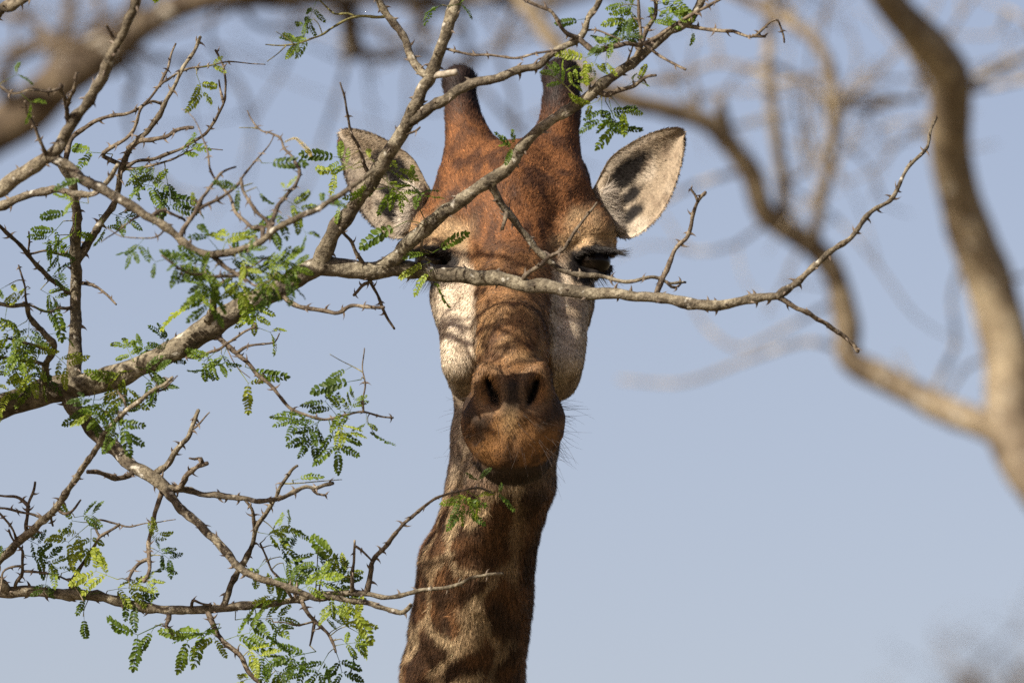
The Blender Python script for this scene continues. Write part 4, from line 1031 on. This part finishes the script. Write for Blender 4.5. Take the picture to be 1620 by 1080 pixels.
# tip side of each leaf: base x, base y, direction in degrees (0 right, 90 up), length in px, pinnae
LV = [
 (311, 118, -70, 44, 4), (318, 107, 10, 34, 2), (274, 250, 40, 46, 4), (262, 272, -80, 64, 6), (247, 262, -150, 48, 4), (244, 268, -110, 46, 4), (178, 244, 175, 60, 2),
 (196, 262, -40, 50, 4), (142, 284, 185, 40, 1), (140, 322, 170, 44, 2), (118, 334, 190, 40, 1), (216, 290, -10, 46, 2), (168, 336, -20, 44, 5), (156, 340, -60, 40, 2), (228, 376, -130, 40, 5),
 (30, 146, -40, 40, 2), (290, 338, 30, 34, 2), (414, 258, 0, 50, 1), (400, 290, 200, 46, 2), (406, 296, -60, 30, 1), (446, 312, -30, 44, 4), (444, 318, -110, 60, 4), (448, 312, 80, 30, 2),
 (352, 396, 70, 50, 4), (346, 396, 130, 50, 2), (100, 350, -130, 50, 4), (94, 372, -100, 46, 4), (84, 386, -60, 36, 2), (8, 128, 30, 36, 2), (120, 338, -95, 60, 2),
 (70, 442, 20, 46, 4), (48, 456, -160, 40, 4), (64, 458, -30, 40, 4), (84, 470, -75, 48, 1), (60, 486, -20, 34, 2), (42, 508, -150, 50, 4), (20, 532, -160, 44, 2), (44, 530, -60, 44, 4),
 (30, 548, -170, 54, 4), (70, 528, 10, 40, 2), (62, 560, -110, 50, 5), (70, 572, -80, 46, 1), (86, 556, -40, 46, 4), (24, 568, -120, 36, 4), (58, 592, -150, 42, 5), (30, 618, 185, 44, 4), (10, 640, 200, 40, 2),
 (14, 450, -150, 34, 2), (50, 540, -120, 52, 4), (34, 566, -60, 46, 2), (78, 596, -130, 40, 2), (46, 506, -90, 40, 4), (12, 482, -100, 40, 2), (74, 540, -160, 50, 4), (20, 540, -60, 44, 4), (56, 628, 160, 36, 4),
 (262, 412, 195, 36, 2), (330, 412, 180, 54, 2), (352, 412, 10, 46, 4), (340, 410, -160, 46, 4), (386, 424, -20, 50, 4), (420, 414, -30, 48, 5), (412, 440, -70, 46, 4), (440, 430, -40, 44, 4), (336, 436, -95, 66, 4),
 (330, 440, -120, 50, 2), (314, 482, 200, 50, 1), (366, 444, -60, 60, 1), (398, 468, -85, 44, 5), (402, 516, -20, 46, 2), (390, 430, 60, 36, 2), (300, 430, 0, 44, 2), (356, 430, -150, 50, 4), (378, 402, -60, 40, 4), (430, 420, 20, 40, 4),
 (360, 420, -60, 46, 5), (310, 416, 190, 44, 4), (340, 424, -130, 44, 5), (384, 432, -100, 44, 4), (404, 424, 10, 44, 5), (424, 430, -70, 40, 5), (372, 410, 30, 40, 5), (320, 430, -80, 40, 4), (300, 424, 150, 36, 2), (436, 412, -20, 44, 5),
 (212, 572, 120, 40, 5), (216, 574, 70, 36, 4), (262, 564, 100, 40, 5), (214, 580, -10, 50, 4), (204, 584, -140, 50, 4), (222, 590, -40, 50, 4), (236, 592, -60, 42, 2), (196, 596, -80, 50, 4), (226, 584, 190, 50, 6), (246, 572, 20, 36, 2),
 (344, 556, -140, 46, 4), (350, 558, -70, 36, 2), (388, 580, -20, 48, 1), (374, 584, -55, 56, 2), (356, 552, -110, 40, 4), (330, 566, -110, 34, 2),
 (160, 646, -150, 46, 4), (158, 632, 180, 40, 4), (170, 634, -30, 42, 4), (180, 650, -70, 50, 4), (196, 656, -82, 46, 1), (150, 624, -100, 50, 4), (176, 626, -120, 46, 5),
 (498, 662, 190, 54, 5), (506, 664, -110, 50, 5), (520, 664, -75, 62, 5), (512, 664, -150, 46, 4), (536, 660, 130, 48, 4), (552, 656, 70, 34, 4), (566, 652, 180, 44, 4), (578, 654, -90, 30, 2), (582, 668, -62, 52, 2), (572, 600, 190, 56, 1), (556, 578, 210, 34, 1), (530, 662, -50, 46, 4),
 (118, 818, 10, 40, 4), (140, 830, -140, 60, 4), (144, 836, -90, 44, 5), (132, 826, 170, 42, 2), (36, 850, -20, 44, 4), (24, 862, -160, 40, 2), (40, 878, -10, 54, 4), (70, 888, -20, 40, 4), (98, 906, 20, 40, 2), (74, 914, -100, 28, 4),
 (186, 916, 160, 56, 4), (170, 934, 10, 50, 5), (186, 938, -30, 50, 4), (204, 930, 20, 40, 5), (228, 920, -40, 34, 2), (234, 862, 50, 34, 4), (244, 868, -30, 40, 4), (254, 878, -80, 34, 2), (240, 880, 40, 30, 2), (160, 936, -170, 46, 2),
 (131, 966, -88, 36, 1), (256, 986, 205, 76, 2), (246, 988, 240, 38, 1), (342, 986, 215, 76, 4), (350, 992, 200, 66, 4), (348, 986, 250, 50, 2), (356, 1012, 20, 60, 4), (372, 980, 10, 60, 4), (404, 978, 0, 50, 5), (420, 980, -40, 40, 2), (380, 1018, -30, 54, 4), (400, 1026, -40, 50, 4), (420, 1040, -50, 44, 5), (404, 1072, 190, 40, 4), (436, 1060, -20, 36, 4),
 (410, 842, -10, 46, 4), (434, 838, 10, 44, 2), (428, 862, -10, 50, 4), (444, 880, -40, 46, 5), (448, 890, -75, 50, 2), (424, 884, 220, 40, 2), (416, 888, -120, 36, 1), (420, 850, 40, 40, 4),
 (472, 934, 30, 50, 6), (500, 926, 10, 52, 5), (510, 934, -30, 50, 5), (540, 912, 150, 50, 4), (548, 900, 140, 60, 1), (530, 930, 60, 44, 4), (480, 940, 140, 44, 4), (524, 944, -80, 36, 4), (552, 952, -60, 50, 1), (528, 996, 30, 56, 4), (548, 990, -30, 50, 2), (500, 1030, 190, 60, 5), (520, 1032, -120, 50, 5), (528, 1028, -70, 56, 4), (534, 1020, 10, 40, 5), (540, 1010, -40, 46, 2), (506, 980, 10, 30, 4), (456, 952, 160, 44, 4),
 (462, 760, 15, 34, 1), (724, 780, -70, 46, 4), (736, 778, -30, 40, 2), (742, 776, -110, 40, 4), (760, 772, 95, 30, 2), (764, 776, -15, 44, 2),
 (546, 250, 175, 48, 1), (556, 264, 200, 50, 2), (560, 268, 150, 40, 4), (566, 258, 20, 40, 2), (604, 274, 20, 46, 4), (608, 284, -40, 48, 4), (594, 300, 10, 46, 2), (556, 318, 200, 40, 2), (628, 300, 20, 44, 2), (652, 312, 10, 40, 4), (644, 350, 205, 60, 1), (500, 326, 30, 34, 4), (470, 352, -50, 40, 2), (586, 280, -110, 40, 4), (612, 280, -80, 46, 2),
 (684, 400, 30, 44, 1), (680, 402, 180, 30, 1), (682, 414, 200, 38, 1), (686, 424, 225, 36, 1), (688, 430, -80, 44, 1), (824, 240, 160, 42, 2), (820, 242, 120, 30, 2),
 (500, 2, -110, 40, 5), (496, 30, -150, 30, 2), (500, 58, 200, 46, 4), (486, 64, 190, 34, 2), (700, 8, 200, 46, 1), (708, 10, 10, 36, 2),
 (1002, 2, -110, 46, 4), (1010, 20, 150, 36, 4), (1022, 40, 30, 40, 4), (1036, 20, 20, 44, 4), (1046, 20, -10, 36, 5), (1040, 6, 10, 48, 4), (926, 30, 190, 34, 1), (972, 72, 170, 36, 4), (952, 78, 205, 56, 2), (946, 80, -110, 36, 2), (962, 78, -95, 40, 2), (976, 68, 40, 34, 4), (950, 128, 150, 26, 4),
 (898, 140, 130, 36, 5), (896, 138, 40, 34, 4), (892, 132, 80, 34, 2), (946, 160, 200, 34, 4), (952, 160, -90, 46, 4), (958, 160, -60, 60, 5), (964, 160, -75, 58, 4), (970, 156, -50, 50, 2), (984, 140, 40, 34, 2), (1002, 134, 60, 26, 1), (1094, 44, -80, 26, 1), (980, 10, -70, 40, 4), (988, 58, 200, 40, 2), (998, 66, 140, 40, 4),
]
_lr = np.random.default_rng(77)
allp = [(nm, v) for nm, v in paths.items()]
_o = random.Random(12)
for nm in ('I', 'J', 'O', 'W', 'V', 'Z0', 'Z1', 'Z2', 'Z3', 'Z4', 'Z5', 'Z6'):        # foliage beyond the left edge of the frame
    if nm in paths:
        v = paths[nm]; ok = np.where((v['px'][:, 0] < -45) | (v['px'][:, 1] < -60))[0]
        for k in range(34 if nm in 'IJ' else 12):
            i = ok[_o.randrange(len(ok))]; x, y = v['px'][i]
            LV.append((x + _o.uniform(-14, 0), y + _o.uniform(-20, 20), _o.uniform(90, 270), _o.uniform(40, 60), _o.choice([2, 4, 5, 6])))
petioles = {}
for (x, y, ang, L, npn) in LV:
    best = None
    for nm, v in allp:
        dq = np.hypot(v['px'][:, 0] - x, v['px'][:, 1] - y) + v['w'] * 0.25; i = int(np.argmin(dq))
        if best is None or dq[i] < best[0]: best = (dq[i], nm, i)
    dist, nm, i = best; v = paths[nm]
    dep = v['d'][i] - _lr.uniform(0, 8) - v['w'][i] * 0.3
    src = v['pos'][i]; base = P(x, y, D0 + dep * 0.001)
    if dist > 5:
        petioles.setdefault(nm, []).append((src, base))
    else:
        base = src - FWD * v['r'][i] * 0.6
    a = math.radians(ang)
    tilt = _lr.normal(0, 0.38)
    ex = norm(RGT * math.cos(a) * math.cos(tilt) + UPV * math.sin(a) * math.cos(tilt) - FWD * math.sin(tilt))
    nrm = norm(-FWD * _lr.uniform(0.35, 1.0) + UPV * _lr.uniform(-0.2, 0.9) + RGT * _lr.normal(0, 0.35)); nrm = norm(nrm - ex * (nrm @ ex)); ey = np.cross(nrm, ex)
    s = L * 0.00138 * (D0 + dep * 0.001) / D0
    me = LEAF[npn][int(_lr.integers(len(LEAF[npn])))]
    o = bpy.data.objects.new('leaf', me); C.objects.link(o)
    if not me.materials: me.materials.append(M_LEAF)
    o.parent = branch_obj[nm]
    M = np.eye(4); M[:3, 0] = ex * s; M[:3, 1] = ey * s; M[:3, 2] = nrm * s; M[:3, 3] = base
    from mathutils import Matrix
    o.matrix_parent_inverse = tree.matrix_world.inverted() @ Matrix() if False else Matrix()
    o.matrix_basis = Matrix(M.tolist())
for nm, lst in petioles.items():
    tb = Tubes()
    for j, (a, b) in enumerate(lst):
        mid = a * 0.5 + b * 0.5 + np.array([0, 0, 0.002]) + _lr.normal(0, 0.0012, 3)
        tb.add(catmull(np.array([[*a, 0.0010], [*mid, 0.0008], [*b, 0.0007]]), 0.004), 5, 0.05, j)
    obj('leaf_stalks', tb.mesh('leaf_stalks'), M_GREENTWIG, branch_obj[nm], kind='stuff')

# yellow flower spike hanging from the curled twig
k = paths['I12']; i = np.argmin(np.hypot(k['px'][:, 0] - 450, k['px'][:, 1] - 222)); dep = D0 + k['d'][i] * 0.001
cp = catmull(np.array([[*k['pos'][i], .0006], [*P(466, 219, dep), .0012], [*P(478, 228, dep), .0026], [*P(487, 238, dep), .003], [*P(492, 247, dep), .0016]]), 0.0016)
V, F = [], []
r_ = np.random.default_rng(9); T = norm(np.gradient(cp[:, :3], axis=0))
for j in range(4, len(cp)):
    for q in range(16):
        o_ = r_.normal(0, 1, 3); o_ = norm(o_ - T[j] * (o_ @ T[j])); c = cp[j, :3] + o_ * cp[j, 3]; s_ = np.cross(o_, T[j]) * 0.0005; t_ = T[j] * 0.0006; b = len(V)
        V += [c + s_, c - s_, c + t_, c - t_, c + o_ * 0.0011]; F += [(b, b + 2, b + 4), (b + 2, b + 1, b + 4), (b + 1, b + 3, b + 4), (b + 3, b, b + 4)]
obj('flower_spike', raw_mesh('flower_spike', np.array(V), np.array(F), False), M_FLOWER, branch_obj['I12'])
tb = Tubes(); tb.add(cp[:, :4] * np.array([1, 1, 1, 0.35]), 5, 0.05, 3)
obj('flower_stalk', tb.mesh('flower_stalk'), M_GREENTWIG, branch_obj['I12'])

# ------------------------------------------------------------------ bare trees behind, out of focus
def back_tree(name, label, base, spec, depth, seed, group=None, fine=0, crown=None, mat=M_BACKBARK):
    """spec: branches in photograph pixels at `depth` metres; joined to a trunk that stands on the ground"""
    root = empty(name, base, label, 'tree', group)
    rr = np.random.default_rng(seed); P_ = {}
    tips = []
    for bi, (nm, par, pts, w0, w1, dz) in enumerate(spec):
        pts = np.array(pts, float)
        seg = np.concatenate([[0], np.cumsum(np.hypot(*np.diff(pts, axis=0).T))]); t = seg / seg[-1]
        d = np.full(len(pts), depth) + dz * t
        if par and par in P_:
            q = P_[par]; k = np.argmin(np.hypot(q[:, 4] - pts[0, 0], q[:, 5] - pts[0, 1])); pts[0] = q[k, 4:6]; d = q[k, 6] + dz * t
        d = d + 0.35 * np.sin(t * 4 + bi) * (seg[-1] / 900)  - 0.35 * math.sin(bi) * (seg[-1] / 900)
        A = np.column_stack([[P(x, y, e) for (x, y), e in zip(pts, d)], (w0 + (w1 - w0) * t) * 0.0005 * d / D0, pts, d])
        if par == 'ground':
            g = np.zeros(7); g[:3] = base; g[2] = -0.1; g[3] = A[0, 3] * 1.9; g[4:6] = pts[0]; g[6] = d[0]
            m_ = A[0] * 0.45 + g * 0.55; m_[3] = A[0, 3] * 1.25; m_[4:] = A[0, 4:]
            A = np.vstack([g, m_, A])
        R = catmull(A, 0.03 if w0 > 15 else 0.05)
        P_[nm] = R
        tb = Tubes(); tb.add(R[:, :4], 12 if w0 > 15 else 7, 0.12, seed + bi)
        part('trunk' if par == 'ground' else 'branch', tb.mesh('branch'), mat, root)
        tips.append(R)
    if fine:
        tb = Tubes()
        allR = np.concatenate(tips[1:]) if len(tips) > 1 else tips[0]
        if crown: allR = allR[(allR[:, 4] > crown[0]) & (allR[:, 4] < crown[1]) & (allR[:, 5] > crown[2]) & (allR[:, 5] < crown[3])]
        for j in range(fine):
            c = allR[rr.integers(len(allR)), :3]; d = norm(rr.normal(0, 1, 3) * np.array([1, .8, .8]) + np.array([0, 0, 0.35]))
            L = rr.uniform(0.25, 0.8); pt = [c]; 
            for q in range(4):
                d = norm(d + rr.normal(0, 0.35, 3)); pt.append(pt[-1] + d * L / 4)
            r0 = rr.uniform(0.004, 0.011)
            A = np.column_stack([pt, np.linspace(r0, 0.002, 5)])
            tb.add(catmull(A, 0.06), 5, 0.1, j)
            for q in range(2):
                k = rr.integers(1, 4); c2 = pt[k]; d2 = norm(d + rr.normal(0, 0.8, 3)); L2 = L * rr.uniform(.3, .6)
                A = np.column_stack([[c2, c2 + d2 * L2 * .5 + rr.normal(0, .02, 3), c2 + d2 * L2], [r0 * .55, r0 * .4, .0015]])
                tb.add(catmull(A, 0.06), 4, 0.1, j)
        part('twigs', tb.mesh('twigs'), mat, root, kind='stuff')
    return root

RT = [
 ('t', 'ground', [(1720, 900), (1660, 780), (1605, 690), (1600, 620), (1595, 560), (1570, 460), (1535, 370), (1512, 290), (1502, 220), (1505, 140), (1488, 95), (1450, 50), (1408, 5), (1380, -40), (1340, -100)], 98, 52, -0.3),
 ('l', 't', [(1605, 695), (1545, 668), (1470, 635), (1400, 600), (1345, 566), (1340, 520), (1322, 440), (1290, 395), (1240, 360), (1208, 335), (1190, 280), (1160, 235), (1120, 195), (1060, 175), (1000, 160), (950, 140), (915, 108), (870, 60), (832, 8), (800, -40)], 50, 24, 0.6),
 ('a', 'l', [(1240, 358), (1238, 290), (1225, 200), (1215, 100), (1220, 0), (1225, -60)], 22, 16, 0.3),
 ('b', 'l', [(1290, 395), (1292, 345), (1310, 270), (1320, 180), (1310, 100), (1270, 50), (1200, 10), (1140, -20)], 20, 17, -0.3),
 ('c', 't', [(1520, 140), (1560, 120), (1620, 88), (1680, 70)], 16, 12, 0.3),
 ('d', 't', [(1512, 150), (1570, 138), (1650, 120)], 10, 8, -0.3),
 ('e', 'l', [(1150, 220), (1142, 180), (1140, 160)], 26, 18, -0.1),
 ('f', 'l', [(1470, 636), (1490, 590), (1512, 540), (1505, 470), (1520, 420)], 9, 6, 0.5),
 ('g', 'l', [(1345, 560), (1280, 540), (1180, 570), (1080, 605), (980, 600)], 9, 5, 1.5),
 ('h', 'l', [(1320, 470), (1240, 520), (1170, 550), (1120, 520), (1095, 480)], 8, 5, 1.2),
 ('i', 'b', [(1320, 170), (1380, 150), (1460, 160)], 8, 5, 0.5),
 ('j', 'a', [(1222, 130), (1270, 125), (1310, 115)], 10, 8, -0.2),
 ('k', 'a', [(1215, 110), (1130, 100), (1060, 130), (990, 110), (940, 60)], 10, 6, 0.8),
 ('m', 't', [(1508, 180), (1440, 210), (1380, 270), (1330, 290)], 7, 4, 1.5),
 ('n', 't', [(1560, 430), (1610, 440), (1660, 420)], 8, 5, 0.5),
 ('o', 'l', [(800, 0), (790, 80), (812, 150), (812, 215)], 10, 6, 1.2),
 ('p', 't', [(1590, 560), (1530, 580), (1480, 640), (1420, 560)], 7, 4, 1.4),
]
b0 = P(1720, 900, 28.0)
back_tree('bare_tree', 'bare tree with a forked pale trunk behind the giraffe\'s open ear', (b0[0] + 0.25, b0[1] + 0.1, 0.0), RT, 28.0, 3, None, 40, (900, 1700, -120, 420), M_PALEBARK)
LT = [
 ('t', 'ground', [(-330, 640), (-240, 420), (-130, 290), (-40, 225), (40, 178), (100, 125), (180, 75), (240, 32), (300, 4), (370, -14), (440, -30)], 120, 34, 0.2),
 ('a', 't', [(60, 165), (85, 90), (110, 20), (120, -60)], 22, 14, 0.4),
 ('b', 't', [(20, 190), (10, 110), (60, 75), (130, 72), (190, 40), (220, -10)], 22, 16, -0.4),
 ('c', 't', [(340, -8), (430, 0), (520, -2), (548, 14), (555, 50), (556, 84)], 34, 30, 0.4),
 ('d', 'c', [(556, 78), (600, 92), (650, 84), (700, 100), (760, 96)], 16, 8, 0.5),
 ('e', 'c', [(530, 2), (620, -6), (700, 6), (780, -4), (850, 10), (960, -20)], 26, 18, 0.8),
 ('f', 'e', [(660, 0), (668, 45), (672, 90)], 16, 10, 0.1),
 ('g', 't', [(180, 78), (215, 120), (200, 150)], 14, 10, 0.4),
 ('h', 't', [(110, 118), (90, 70), (40, 30), (-20, 20)], 18, 12, 0.6),
 ('i', 'c', [(380, -4), (400, 36), (440, 44), (500, 40)], 10, 6, 0.3),
 ('j', 't', [(150, 95), (160, 30), (150, -40)], 14, 10, 0.4),
 ('k', 'e', [(720, 4), (740, 50), (735, 110), (750, 150)], 10, 6, 0.4),
]
b1 = P(-330, 640, 29.5)
back_tree('bare_tree', 'bare tree with a thick shaded leaning limb behind the thorny boughs', (b1[0] - 0.35, b1[1], 0.0), LT, 29.5, 40, None, 70, (-80, 1000, -120, 140))
DT = [
 ('t', 'ground', [(1640, 1420), (1630, 1300), (1610, 1210)], 22, 16, 0.3),
 ('a', 't', [(1610, 1220), (1580, 1140), (1540, 1080), (1500, 1050)], 12, 5, 0.6),
 ('b', 't', [(1612, 1210), (1610, 1120), (1600, 1060), (1590, 1030)], 12, 5, -0.6),
 ('c', 't', [(1612, 1210), (1650, 1120), (1680, 1060), (1700, 1030)], 12, 5, 0.6),
 ('d', 'a', [(1560, 1110), (1545, 1060), (1560, 1040)], 6, 4, 0.4),
]
b2 = P(1640, 1420, 60.0)
back_tree('bare_tree', 'far bare tree with only its hazy twig tops showing against pale sky', (b2[0], b2[1], 0.0), DT, 60.0, 90, None, 80)
